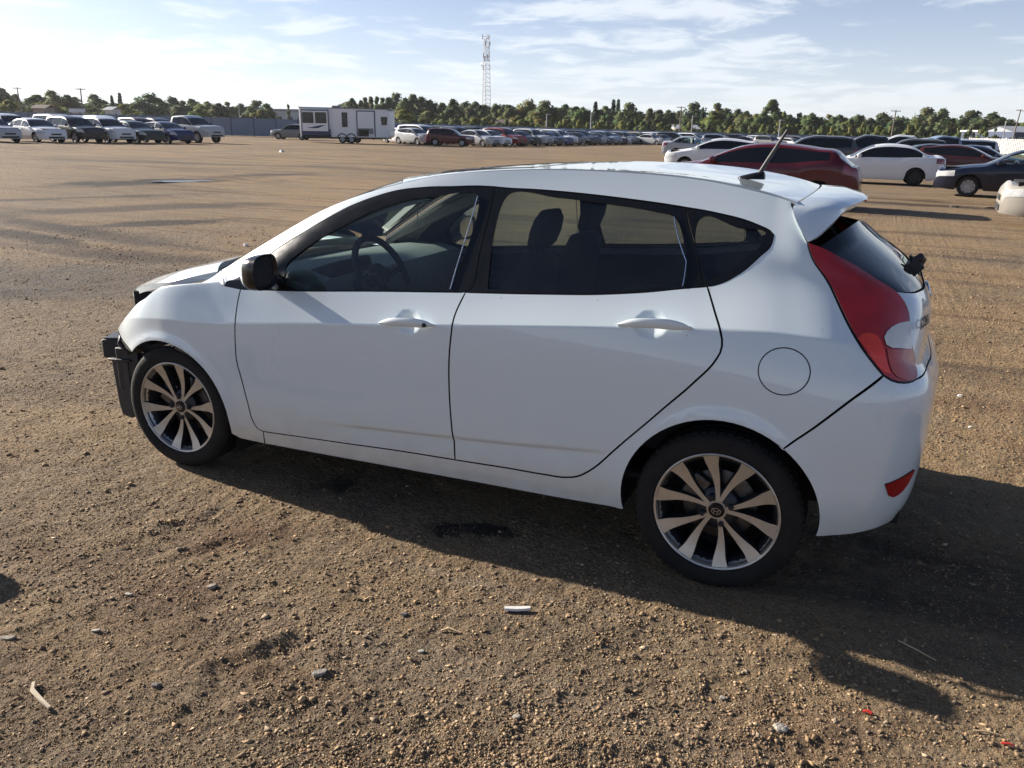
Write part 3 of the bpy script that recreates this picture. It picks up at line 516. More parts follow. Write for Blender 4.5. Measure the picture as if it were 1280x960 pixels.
for yy in (-.40,-.398,-.2,0):
    row = []
    for x in (-.13+.09*(yy/.4)**2,-.02,.12,.26,.385):
        t = 1-abs(yy)/.535; r_ = [np.interp(x, mixrow(t)[:, 0], mixrow(t)[:, k]) for k in (1,2)]; row.append((x, yy, r_[1]+.0035))
    sr.append(row)
surf('sunroof', sr, GLASSROOF, roof, 24, 20, thick=.006)
xs_w = np.array([-1.0,-.86,-.72,-.58,-.44,-.30,-.14]); ew = RE(xs_w); ew[:, 1] += .012
cw = np.array([(-1.235,0,.985),(-1.08,0,1.062),(-.93,0,1.133),(-.78,0,1.202),(-.63,0,1.268),(-.48,0,1.330),(-.325,0,1.381)])
def wr(t): m = ew+(cw-ew)*(1-(1-t)**2); m[:, 1] = ew[:, 1]*(1-t); return m
ws = surf('windshield', [ew, wr(.15), wr(.4), wr(.7), cw], GLASSF, car, 30, 30)
# hood, sprung up a little at its front where the latch panel is crushed
hr = [[(-1.72,-.575,.785),(-1.60,-.625,.826),(-1.46,-.668,.862),(-1.32,-.700,.889),(-1.18,-.705,.925),(-1.045,-.690,.957)],
      [(-1.745,-.545,.781),(-1.62,-.60,.822),(-1.47,-.645,.864),(-1.32,-.68,.909),(-1.18,-.685,.944),(-1.06,-.665,.972)],
      [(-1.83,-.42,.784),(-1.68,-.45,.838),(-1.50,-.48,.889),(-1.34,-.50,.931),(-1.21,-.50,.963),(-1.115,-.50,.984)],
      [(-1.90,-.22,.785),(-1.73,-.24,.838),(-1.54,-.25,.891),(-1.38,-.25,.934),(-1.25,-.25,.967),(-1.165,-.25,.985)],
      [(-1.925,0,.783),(-1.75,0,.836),(-1.56,0,.888),(-1.40,0,.931),(-1.27,0,.965),(-1.185,0,.985)]]
hood = surf('hood', hr, PAINT, car, 40, 40, thick=.028)
MB().add([(-1.05,-.69,.945),(-1.19,0,.972),(-1.05,.69,.945),(-.96,.66,.945),(-1.08,0,.975),(-.96,-.66,.945)], [(0,1,4,5),(1,2,3,4)]).build('cowl_cover', BLACK, car)
# ---- spoiler
SPS = [(0,[(1.454,1.386),(1.55,1.386),(1.625,1.373),(1.640,1.364),(1.636,1.354),(1.600,1.338),(1.560,1.322)]),
       (-.28,[(1.452,1.386),(1.54,1.385),(1.600,1.371),(1.614,1.362),(1.612,1.351),(1.585,1.333),(1.550,1.313)]),
       (-.44,[(1.445,1.383),(1.52,1.379),(1.566,1.365),(1.579,1.356),(1.580,1.344),(1.562,1.322),(1.536,1.297)]),
       (-.510,[(1.436,1.376),(1.50,1.370),(1.542,1.359),(1.556,1.350),(1.562,1.330),(1.548,1.303),(1.527,1.280)]),
       (-.555,[(1.420,1.368),(1.475,1.362),(1.515,1.352),(1.530,1.340),(1.543,1.308),(1.532,1.286),(1.514,1.266)]),
       (-.590,[(1.417,1.350),(1.455,1.342),(1.490,1.330),(1.506,1.318),(1.526,1.290),(1.519,1.274),(1.504,1.259)]),
       (-.618,[(1.440,1.308),(1.460,1.303),(1.482,1.296),(1.495,1.287),(1.507,1.271),(1.502,1.262),(1.490,1.254)]),
       (-.636,[(1.468,1.268),(1.474,1.266),(1.481,1.264),(1.487,1.261),(1.490,1.258),(1.487,1.255),(1.480,1.252)])]
C = np.array([[(x, y, z) for x, z in pr] for y, pr in SPS]); C = np.concatenate([C[::-1], (C*[1,-1,1])[1:]]); tS = np.concatenate([[0], np.cumsum(np.linalg.norm(np.diff(C[:, 2], axis=0), axis=1))])
A = hermite(tS, C)(np.linspace(0, tS[-1], 90)); npf = A.shape[1]
V = A.reshape(-1, 3); F = []
for i in range(89):
    for j in range(npf): F.append((i*npf+j, (i+1)*npf+j, (i+1)*npf+(j+1)%npf, i*npf+(j+1)%npf))
spo = MB().add(V, F+[tuple(range(npf)), tuple(89*npf+j for j in range(npf))]).build('roof_spoiler', PAINT, car, smooth=38)
MB().box((1.6375,0,1.359),(.006,.26,.009)).build('brake_light', RED, spo)
# ---- tailgate furniture: torn off wiper motor with its wiring, emblem, badge
wm = MB(); wm.box((1.845,.0,1.115),(.07,.11,.06), ry=R(40)); wm.tube([(1.86,.02,1.10),(1.875,.03,1.15),(1.865,-.01,1.165),(1.835,-.03,1.15)], [.020,.024,.020,.012]); wm.tube([(1.84,-.03,1.12),(1.82,-.05,1.165),(1.812,-.045,1.172)], [.014,.010,.006]); wm.tube([(1.85,.02,1.10),(1.872,.0,1.07),(1.884,-.01,1.045)], .006); wm.tube([(1.842,-.03,1.10),(1.862,-.05,1.075),(1.876,-.05,1.055)], .005)
WC = (1.847,-.01,1.10); wm.V = [tuple(WC[i]+(v[i]-WC[i])*.74 for i in range(3)) for v in wm.V]; wm.build('wiper_motor', PLASTIC, gate, smooth=40)
def on_side(u, v, off=.004, s=-1):
    p = SIDE.ev([[u, v]])[0]; n = SIDE.normal([[u, v]])[0]; return Vector(p+n*off), Vector(n)
def letters(name, txt, size, origin, ex, ey, mat, parent, depth=.002, shear=0., space=1.0):
    """text as a solid mesh lying in the plane ex, ey at origin"""
    cu = bpy.data.curves.new(name, 'FONT'); cu.body = txt; cu.size = size; cu.extrude = depth; cu.shear = shear; cu.space_character = space; cu.resolution_u = 2; cu.align_x = 'CENTER'; cu.align_y = 'CENTER'
    t = bpy.data.objects.new(name, cu); COL.objects.link(t); dg = bpy.context.evaluated_depsgraph_get(); me = bpy.data.meshes.new_from_object(t.evaluated_get(dg)); bpy.data.objects.remove(t)
    ez = ex.cross(ey); m = Matrix(((ex.x,ey.x,ez.x,origin.x),(ex.y,ey.y,ez.y,origin.y),(ex.z,ey.z,ez.z,origin.z),(0,0,0,1))); me.transform(m); me.materials.clear(); me.materials.append(mat); me.name = name
    return link(name, me, parent)
p, n = on_side(UM-.535, SIDE.inv([(1.862,-.55,.995)])[0][1], .003); p2, _ = on_side(UM-.475, SIDE.inv([(1.862,-.55,.995)])[0][1], .003)
ex = (p2-p).normalized(); n = n.normalized(); ey = n.cross(ex).normalized(); letters('model_badge', 'ACCENT', .046, p, ex, ey, ALLOYD, gate, .0006, .25, 1.10)
eo, en = on_side(UM-.002, SIDE.inv([(1.90,-.02,1.02)])[0][1], -.004); en = Vector((en.x, 0, en.z)).normalized(); exx = Vector((0,1,0)); eyy = en.cross(exx).normalized()
def emblem(name, o, ex, ey, w, h, parent, mat=CHROME):
    ez = ex.cross(ey); b = MB(); pts = [o+ex*w*cos(a)+ey*h*sin(a)+ez*.004 for a in np.linspace(0, 2*pi, 25)]; b.tube(pts, h*.10, 6, False)
    for sx in (-1, 1): b.tube([o+ex*(sx*w*.42+w*.10)+ey*h*.62+ez*.005, o+ex*(sx*w*.40-w*.10)-ey*h*.62+ez*.005], h*.14, 6)
    b.tube([o+ex*(-w*.38)-ey*h*.12+ez*.005, o+ez*.005, o+ex*w*.38+ey*h*.12+ez*.005], h*.12, 6)
    return b.build(name, mat, parent, smooth=60)
em = emblem('emblem', eo, exx, eyy, .062, .034, gate)
MB().add([eo+exx*.061*cos(a)+eyy*.033*sin(a)+(exx.cross(eyy))*z_ for z_ in (-.012,.002) for a in np.linspace(0, 2*pi, 24, endpoint=False)], [(i, (i+1)%24, 24+(i+1)%24, 24+i) for i in range(24)]+[tuple(range(24,48))]).build('emblem_plate', ALLOYD, gate, smooth=40)
# ---- roof aerial
ae = MB(); V = []; 
for i, (x, hw, h) in enumerate(((1.135,.006,.004),(1.15,.022,.012),(1.185,.028,.022),(1.22,.028,.030),(1.24,.022,.030),(1.245,.012,.02))):
    for k in range(9): a = pi*k/8; V.append((x, hw*cos(a), 1.418+h*sin(a)))
ae.add(V, [(i*9+k, (i+1)*9+k, (i+1)*9+k+1, i*9+k+1) for i in range(5) for k in range(8)]+[tuple(5*9+k for k in range(9)), tuple(range(8,-1,-1))])
ant = ae.build('aerial_base', BLACK, roof, smooth=50)
MB().tube([(1.222,0,1.440),(1.235,0,1.468),(1.25,0,1.497),(1.312,0,1.612)], [.011,.0085,.008,.0055], 8).build('aerial_rod', PLASTIC, ant, smooth=60)
# ---- door mirrors
def mirror(s):
    b = MB(); V = []; nu_, nv_ = 18, 24; cx, cy, cz_ = -.625, -.925, 1.027
    def pt(i, j, inset=0.):
        t = i/(nu_-1); a = 2*pi*j/nv_; e = .62; ca, sa = cos(a), sin(a); yy = math.copysign(abs(ca)**e, ca)*.088; zz = math.copysign(abs(sa)**e, sa)*.073
        r = (1-(1-t)**2.6)**.5 if t < .75 else (1-(1-.75)**2.6)**.5; r = max(r, .03); x = -.070+.125*t
        return (cx+x+yy*.12*-1, cy+yy*r-.0+.012*(1-t), cz_+zz*r-(.012*(1-t)))
    G = [[pt(i, j) for j in range(nv_)] for i in range(nu_)]
    def bld(i0, i1, name, m, parent):
        V = [G[i][j] for i in range(i0, i1+1) for j in range(nv_)]; n = i1-i0+1
        F = [(i*nv_+j, i*nv_+(j+1)%nv_, (i+1)*nv_+(j+1)%nv_, (i+1)*nv_+j) for i in range(n-1) for j in range(nv_)]
        if i0 == 0: F.append(tuple(range(nv_)))
        if i1 == nu_-1:
            o = len(V); V += [(cx+.045-(p[1]-cy)*.12, cy+(p[1]-cy)*.86, cz_+(p[2]-cz_)*.84) for p in G[-1]]; F += [((n-1)*nv_+j, (n-1)*nv_+(j+1)%nv_, o+(j+1)%nv_, o+j) for j in range(nv_)]
        V = [(x, y*-s, z) for x, y, z in V]; return MB().add(V, F).build(name, m, parent, smooth=50)
    k = 7; d = bld(k, nu_-1, 'door_mirror', BLACK, car); bld(0, k, 'mirror_cap', PAINT, d)
    gl = MB(); P = [(cx+.042-(p[1]-cy)*.12, (cy+(p[1]-cy)*.88)*-s, cz_+(p[2]-cz_)*.86) for p in G[-1]]; gl.add(P, [tuple(range(nv_))]); gl.build('mirror_glass', CHROME if s > 0 else MATS['mirror_dark'], d)
    ar = MB(); ar.tube([(-.60,-.86*-s,.985),(-.625,-.80*-s,.962),(-.65,-.765*-s,.955)], [.030,.034,.040], 8); ar.build('mirror_arm', BLACK, d, smooth=50)
    t = MB(); t.add([(x, y*-s, z) for x, y, z in ((-.80,-.79,.925),(-.61,-.79,.945),(-.615,-.745,1.05),(-.70,-.725,1.075))], [(0,1,2,3)])
mat('mirror_dark', (.03,.032,.036), .12, coat=.6, noise=(12., .4, (.06,.06,.06)))
for s in (-1, 1): mirror(s)
# ---- wheels
def wheel(cx, cy, cz_, s, steer=0., spin=0.):
    """alloy wheel; local axis along y, outer face towards s"""
    m = Matrix.Translation((cx, cy, cz_)) @ Matrix.Rotation(steer, 4, 'Z')
    o = MB().lathe([(.205,-.080*-s),(.210,-.070*-s),(.196,-.05*-s),(.188,.02*-s),(.192,.075*-s),(.206,.080*-s)], 48).build('wheel', ALLOYD, car, smooth=40); o.matrix_local = m
    def child(b, name, mt, sm=40, **k):
        c = b.build(name, mt, o, smooth=sm, **k); return c
    f = s  # outward direction along y
    ty = [(.214,.070),(.2235,.080),(.232,.091),(.255,.096),(.278,.093),(.291,.084),(.2975,.072),(.2995,.052),(.2935,.050),(.2935,.043),(.3005,.041),(.3008,.012),(.2940,.010),(.2940,-.010),(.3008,-.012),(.3005,-.041),(.2935,-.043),(.2935,-.050),(.2995,-.052),(.2975,-.072),(.291,-.084),(.278,-.093),(.255,-.096),(.232,-.091),(.2235,-.080),(.214,-.070),(.204,-.05),(.204,.05)]
    t = MB().lathe([(r, h*f) for r, h in ty], 72, closed=True)
    child(t, 'tyre', RUBBER, 35)
    tr = MB()                                                     # shoulder tread blocks
    for k in range(60):
        a = 2*pi*k/60+.02
        for sg_ in (-1, 1):
            c = (.2985*cos(a), sg_*.063, .2985*sin(a)); tr.box(c, (.006, .020, .019), ry=-a, rx=0)
    child(tr, 'tread', RUBBER, None)['kind'] = 'stuff'
    child(MB().lathe([(.203,.060*f),(.2140,.078*f),(.2172,.0860*f),(.2225,.0885*f),(.2255,.087*f),(.2255,.078*f)], 64), 'rim_lip', ALLOY, 40)
    child(MB().lathe([(.0,-.02*f),(.13,-.02*f),(.135,-.015*f),(.135,.0),(.125,.004*f),(.07,.006*f),(.068,.02*f),(.0,.02*f)], 40), 'brake_disc', STEEL, 30)
    child(MB().lathe([(0,-.05*f),(.19,-.05*f)], 32), 'brake_shield', VOID, None)
    cl = MB(); cl.box((.105*cos(2.6),.015*f,.105*sin(2.6)),(.07,.05,.12), ry=-2.6); child(cl, 'brake_caliper', STEEL, None, bevel=.006)
    hub = MB().lathe([(.082,.020*f),(.080,.042*f),(.064,.054*f),(.050,.057*f),(.034,.058*f),(.0,.058*f)], 40); child(hub, 'wheel_hub', ALLOYD, 35); child(MB().lathe([(.0295,.055*f),(.0295,.0625*f),(.035,.0625*f),(.038,.056*f)], 36), 'hub_ring', ALLOY, 35)
    for k in range(5):                                             # five pairs of spokes that part towards the rim
        a0 = spin+2*pi*k/5
        for sd in (-1, 1):
            V = []; n = 12; prof = []
            for i in range(n+1):
                q = i/n; r = .036+q*(.2155-.036); ang = a0+sd*(.13+.185*min(1, (q*1.25))**.85)*(1 if q > .05 else 1)
                wi = .0074+.0215*q**2.0; yy = .061+.0225*q**1.1-.010*sin(pi*q)*.9
                c = np.array([r*cos(ang), 0, r*sin(ang)]); dn = np.array([-sin(ang), 0, cos(ang)])
                a_, b_ = c-dn*wi, c+dn*wi
                for pnt, dy in ((a_, 0), (b_, 0)): V.append((pnt[0], (yy+dy)*f, pnt[2]))
                for pnt, dy in ((a_*1.0-dn*.004, -.028-.012*(1-q)), (b_+dn*.004, -.028-.012*(1-q))): V.append((pnt[0], (yy+dy)*f, pnt[2]))
            Ff = []; Fs = []
            for i in range(n):
                b0 = i*4; b1 = b0+4; Ff.append((b0, b0+1, b1+1, b1)); Fs += [(b0, b1, b1+2, b0+2), (b0+1, b0+3, b1+3, b1+1), (b0+2, b1+2, b1+3, b0+3)]
            me = mesh('spoke', V, Ff+Fs+[(0,2,3,1)]); bm = bmesh.new(); bm.from_mesh(me); bmesh.ops.recalc_face_normals(bm, faces=bm.faces); bm.to_mesh(me); bm.free()
            me.materials.append(ALLOY); me.materials.append(ALLOYD)
            for pi_, pl in enumerate(me.polygons): pl.material_index = 0 if pi_ < n else 1
            link('spoke', me, o)
    for k in range(4):
        a = spin+.55+k*pi/2; nb = MB().lathe([(.0,.074*f),(.006,.074*f),(.0105,.069*f),(.0115,.060*f),(.0135,.058*f),(.0135,.040*f)], 6, 'Y', (.054*cos(a), 0, .054*sin(a))); child(nb, 'lug_nut', CHROME if False else ALLOYD, 30)
    cap = child(MB().lathe([(.029,.058*f),(.029,.065*f),(.026,.068*f),(.0,.069*f)], 28), 'centre_cap', BLACK, 35)
    if s < 0:
        e = emblem('wheel_emblem', Vector((0,.0685*f,0)), Vector((1,0,0)), Vector((0,0,1)), .016, .012, o)
    return o
for s in (-1, 1):
    wheel(1.292, .746*s, .2975, s, 0, R(99-18) if s < 0 else .3); wheel(-1.272, .715*s, .2975, s, R(1) , R(62) if s < 0 else .7)
# ---- wheel wells, floor and black underbody
for cx, cz_, r in ((-1.262,.297,.365),(1.292,.305,.37)):
    for s in (-1, 1):
        n = 22; V = []; wb = MB()
        for k in range(n+1):
            a = R(-28+125*k/n) if cx < 0 else R(10+185*k/n)
            for y in (.80, .45): V.append((cx+r*cos(a), y*s, max(.11 if cx < 0 else .22, cz_+r*sin(a))))
        wb.add(V+[(cx, .45*s, cz_)], [(2*k, 2*k+1, 2*k+3, 2*k+2) for k in range(n)]+[(2*k+1, len(V), 2*k+3) for k in range(n)]); wb.build('wheel_arch_liner', VOID, car)
ub = MB(); ub.box((-.02,0,.215),(1.86,1.52,.03)); ub.box((1.30,0,.36),(.80,.86,.25)); ub.box((1.78,0,.45),(.22,1.30,.30)); ub.box((-1.22,0,.34),(.80,.86,.28)); ub.box((-.95,0,.62),(.06,1.50,.62)); ub.box((1.28,0,.66),(.80,1.10,.08)); ub.box((-1.20,0,.72),(.50,.9,.10))
ub.box((-.985,.56,.25),(.03,.32,.30)); ub.box((-.985,-.56,.25),(.03,.32,.30)); ub.tube([(.9,.2,.2),(1.5,.25,.2),(1.75,.35,.22),(1.93,.38,.21)], .03, 10); ub.build('underbody', VOID, car)  # both boxes: unseen skirts added to stop sunlight leaking behind the front wheels
# ---- what is left of the front end
fe = MB(); fe.box((-1.90,0,.475),(.07,1.02,.12)); fe.box((-1.865,-.575,.487),(.105,.16,.098), rz=R(24)); fe.box((-1.865,.575,.487),(.105,.16,.098), rz=R(-24)); fe.box((-1.77,-.47,.49),(.22,.09,.10)); fe.box((-1.77,.47,.49),(.22,.09,.10)); fe.box((-1.66,-.50,.50),(.16,.09,.10)); fe.box((-1.66,.50,.50),(.16,.09,.10))
fe.build('bumper_beam', PLASTIC, car, bevel=.008)
rs = MB(); rs.box((-1.62,0,.42),(.05,1.02,.46)); rs.box((-1.63,0,.70),(.06,1.10,.05)); rs.box((-1.64,0,.27),(.05,1.26,.26)); rs.build('radiator', VOID, car, bevel=.006)  # last box: unseen splash panel added to stop sunlight passing under the nose
for s in (-1, 1):
    g = MB(); g.prism([(-1.815,.44),(-1.70,.44),(-1.70,.16),(-1.72,.135),(-1.785,.145),(-1.80,.21)], .555*s, .68*s); g.box((-1.755,.62*s,.447),(.135,.15,.014), rz=R(8)*-s); g.box((-1.71,.66*s,.40),(.13,.03,.22), rz=R(10)*-s); g.build('air_guide', PLASTIC, car, bevel=.006)
    h = MB(); h.box((-1.63,.57*s,.58),(.10,.10,.08), ry=R(20)); h.tube([(-1.70,.60*s,.56),(-1.66,.66*s,.60),(-1.60,.70*s,.585),(-1.55,.72*s,.60)], .012); h.tube([(-1.71,.64*s,.52),(-1.64,.68*s,.53),(-1.58,.72*s,.555)], .016);  h.box((-1.47,.60*s,.68),(.42,.02,.24)); h.box((-1.58,.56*s,.71),(.16,.10,.07)); h.build('headlight_mount', VOID, car, bevel=.004)
    tl_ = MB(); g2 = np.random.default_rng(3+s); pts = [(-1.715,.70,.605),(-1.66,.735,.575),(-1.60,.768,.572),(-1.56,.775,.545),(-1.60,.74,.52),(-1.66,.715,.535),(-1.70,.69,.555),(-1.74,.665,.575)]
    V = [(x, y*s, z) for x, y, z in pts]+[(x+.02+g2.normal()*.006, (y-.05)*s, z-.012+g2.normal()*.008) for x, y, z in pts]; tl_.add(V, [tuple(range(8)), tuple(range(15,7,-1))]+[(i, (i+1)%8, 8+(i+1)%8, 8+i) for i in range(8)]); tl_.build('torn_liner', PLASTIC, car, smooth=30)
    ca_b = MB(); ca_b.tube([(-1.72,.60*s,.60),(-1.745,.66*s,.57),(-1.72,.70*s,.54),(-1.68,.69*s,.50),(-1.70,.64*s,.47)], .009, 6); ca_b.build('cable', PLASTIC, car, smooth=60)
    MB().box((-1.865,.578*s,.540),(.08,.13,.006), rz=R(24)*-s).build('bracket_plate', STEEL, car)
# ---- cabin
def lerp_loft(name, secs, mt, parent, sm=50, n=None, cap=True):
    V = [p for s_ in secs for p in s_]; k = len(secs[0]); F = [(i*k+j, i*k+(j+1)%k, (i+1)*k+(j+1)%k, (i+1)*k+j) for i in range(len(secs)-1) for j in range(k)]
    if cap: F += [tuple(range(k)), tuple((len(secs)-1)*k+j for j in range(k))]
    return MB().add(V, F).build(name, mt, parent, smooth=sm)
dash = []
for y in np.linspace(-.70, .70, 25):
    hump = .030*math.exp(-((y+.37)/.17)**2); bow = .13*(1-(y/.70)**2)
    dash.append([(-1.0-bow*.9,y,.925),(-.80-bow*.2,y,.955+hump*.2),(-.62,y,.958+hump),(-.53,y,.935+hump),(-.50,y,.87),(-.54,y,.70),(-.62,y,.55),(-1.0,y,.50)])
lerp_loft('dashboard', dash, INT, car)
MB().box((-.60,-.37,.955),(.16,.34,.07), ry=R(-20)).build('instrument_hood', INTD, car, bevel=.02)
st = MB(); c = Vector((-.365,-.37,.955)); ax = Vector((.88,0,.47)).normalized(); e1 = Vector((0,1,0)); e2 = ax.cross(e1).normalized()
st.tube([c+(e1*cos(a)+e2*sin(a))*.178 for a in np.linspace(0, 2*pi, 33)], .0155, 10, False)
sw = st.build('steering_wheel', INTD, car, smooth=60)
sp = MB()
for a in (R(0), R(180), R(-90)): sp.tube([c-ax*.03, c+(e1*cos(a)+e2*sin(a))*.10-ax*.02, c+(e1*cos(a)+e2*sin(a))*.172], [.03,.02,.012], 8)
sp.tube([c-ax*.03+e2*.0, c-ax*.005], [.062,.055], 16); sp.tube([c-ax*.04, c-ax*.30], .035, 10); sp.build('steering_spokes', INTD, sw, smooth=40)
for k in (-1, 1): MB().tube([c+e1*k*.055+e2*.004-ax*.0, c+e1*k*.12+e2*.016+ax*.002], .006, 6).build('switch_trim', STEEL, sw)
def seat(x, y, w, back=True, hr_=True):
    t = empty('seat_dummy') if False else None
    q = MB()
    b = lerp_loft('seat', [[(x-.50,y-w*.9,.44),(x-.50,y+w*.9,.44),(x-.50,y+w*.85,.56),(x-.50,y-w*.85,.56)],[(x-.25,y-w,.42),(x-.25,y+w,.42),(x-.25,y+w*.95,.545),(x-.25,y-w*.95,.545)],[(x+.08,y-w,.40),(x+.08,y+w,.40),(x+.08,y+w*.95,.50),(x+.08,y-w*.95,.50)]], FABRIC, car)
    bev = b.modifiers.new('bevel', 'BEVEL'); bev.width = .04; bev.segments = 3
    bk = []
    for z, dx, ww, th in ((.50,.0,.96,.13),(.65,.03,1.0,.15),(.82,.07,1.0,.14),(.98,.115,.92,.11),(1.07,.145,.78,.085),(1.105,.155,.62,.05)):
        bk.append([(x+dx-.02,y-w*ww,z),(x+dx-.05+.01,y-w*ww*.6,z),(x+dx-.05+.01,y+w*ww*.6,z),(x+dx-.02,y+w*ww,z),(x+dx+th*.6,y+w*ww*.92,z),(x+dx+th,y,z),(x+dx+th*.6,y-w*ww*.92,z)])
    o = lerp_loft('seat_back', bk, FABRIC, b, 70)
    if hr_:
        hd = []
        for z, ww, th, dx in ((1.125,.09,.055,.15),(1.15,.115,.085,.16),(1.20,.125,.095,.175),(1.25,.118,.085,.188),(1.285,.085,.05,.195)):
            hd.append([(x+dx+th*.5*cos(a)+.02, y+ww*math.copysign(abs(sin(a))**.7, sin(a)), z) for a in np.linspace(0, 2*pi, 16, endpoint=False)])
        h = lerp_loft('headrest', hd, FABRIC, b, 70)
        for k in (-.04,.04): MB().tube([(x+.16,y+k,1.08),(x+.175,y+k,1.14)], .007, 6).build('headrest_post', STEEL, b)
    return b
seat(.24, -.37, .235); seat(.20, .37, .235)
rb = lerp_loft('rear_bench', [[(.72,y,.42),(.72,y,.56),(1.05,y,.53),(1.12,y,.60),(1.26,y,.98),(1.30,y,1.0),(1.36,y,.98),(1.26,y,.42)] for y in (-.62,-.3,0,.3,.62)], FABRIC, car)
for y in (-.36,.36): lerp_loft('rear_headrest', [[(1.30+th*cos(a), y+ww*sin(a), z) for a in np.linspace(0, 2*pi, 14, endpoint=False)] for z, ww, th in ((.985,.09,.03),(1.02,.115,.042),(1.075,.10,.036),(1.095,.06,.02))], FABRIC, rb, 70)
MB().box((1.55,0,.985),(.42,1.10,.02)).build('parcel_shelf', INTD, car, bevel=.006)
fl_ = MB(); fl_.box((.1,0,.33),(2.2,1.42,.03)); fl_.box((1.45,0,.60),(.62,1.1,.03)); fl_.box((-.1,0,.42),(.9,.18,.20)); fl_.build('cabin_floor', INTD, car, bevel=.01)
def inner(name, poly, off, mt, parent, s, holes=()):
    return join(name, [panel(poly, holes=holes, side=s, gap=.006, depth=0, off=-off, h=.06)], mt, parent)
for s in (-1, 1):
    inner('door_trim', P_fdoor, .07, INTD, car, s); inner('rear_door_trim', P_rdoor, .07, INTD, car, s)
    ab = MB(); ab.box((-.15,.70*s,.76),(.60,.09,.05)); ab.box((.72,.70*s,.79),(.42,.08,.05)); ab.build('armrest', INTD, car, bevel=.015)
    # inner faces of pillars and roof rails
    join('pillar_trim', [panel(P_ff, holes=[offset(SEG['fglass'], -.02)], side=s, gap=.004, depth=0, off=-.03, h=.05), panel(P_rf, holes=[offset(SEG['rglass'], -.02)], side=s, gap=.004, depth=0, off=-.03, h=.05), panel(P_qf, holes=[offset(SEG['qglass'], -.01)], side=s, gap=.004, depth=0, off=-.03, h=.05)], INTD, car)
    join('side_trim', [panel(sg(vmax(BASE[0]+.03, spt[0], 60), 'spg', 'qg_low', 'top_r', 'top_m', 'top_f')if False else sg(np.concatenate([vmax(BASE[0]+.05, spt[0], 60)]), '-top_r' if False else 'top_r', 'top_m', 'top_f'), side=s, gap=.003, depth=0, off=-.035, h=.06)], LINER, car)
    inner('quarter_trim', sg('spg','tl_front','bseam', uvp((1.40,-.845,.655),(1.2,-.845,.69)), SEG['bot_r'][int(len(SEG['bot_r'])*.62):], 'qg_low', '-top_r' if False else 'top_r')if False else sg(SEG['tl_front'], 'bseam', uvp((1.40,-.845,.67),(1.25,-.845,.69)), uvp((1.25,-.80,.95),(1.20,-.71,1.09)), 'qg_low'), .05, INTD, car, s)
hl = [[(x, y*1.0, z-.03) for x, y, z in mixrow(t)] for t in (.02,.3,.7)]+[[(x, 0, z-.03) for x, y, z in cen_r]]
surf('headliner', hl, LINER, car, 24, 20)
apil = [[(-.98,.66,.97),(-.94,.66,.97),(-.94,.70,.97),(-.98,.70,.97)],[(-.62,.60,1.165),(-.56,.60,1.14),(-.56,.67,1.14),(-.62,.67,1.165)],[(-.30,.555,1.305),(-.24,.555,1.27),(-.22,.61,1.27),(-.30,.61,1.305)],[(-.10,.53,1.365),(.0,.53,1.34),(.0,.58,1.34),(-.10,.58,1.365)]]
for s in (-1, 1): lerp_loft('windshield_pillar', [[(x, y*s-(.015*s), z-.02) for x, y, z in q] for q in apil], LINER, car)
rv = MB(); rv.box((-.40,0,1.275),(.02,.22,.055), ry=R(8)); rv.tube([(-.41,0,1.29),(-.45,0,1.335)], .008, 6); rv.build('rear_view_mirror', INTD, car, bevel=.008)
MB().tube([(-.415,.05,1.25),(-.416,.05,1.16),(-.415,.052,1.10)], .0022, 5).build('hanging_cord', CLEAR, car)

# ------------------------------------------------------------------ lie of the land
RTH = np.array([rt.x, rt.y]); FWH = np.array([-sin(YAW), cos(YAW)])
def ss(a, b, x): t = np.clip((np.asarray(x, float)-a)/(b-a), 0, 1); return t*t*(3-2*t)
def gz(x, y):
    """the yard falls gently from west to east; level where the hatchback stands"""
    x = np.asarray(x, float); y = np.asarray(y, float); dx, dy = x-CAM[0], y-CAM[1]
    return -.0115*(dx*RTH[0]+dy*RTH[1])*ss(5, 16, np.hypot(dx, dy))

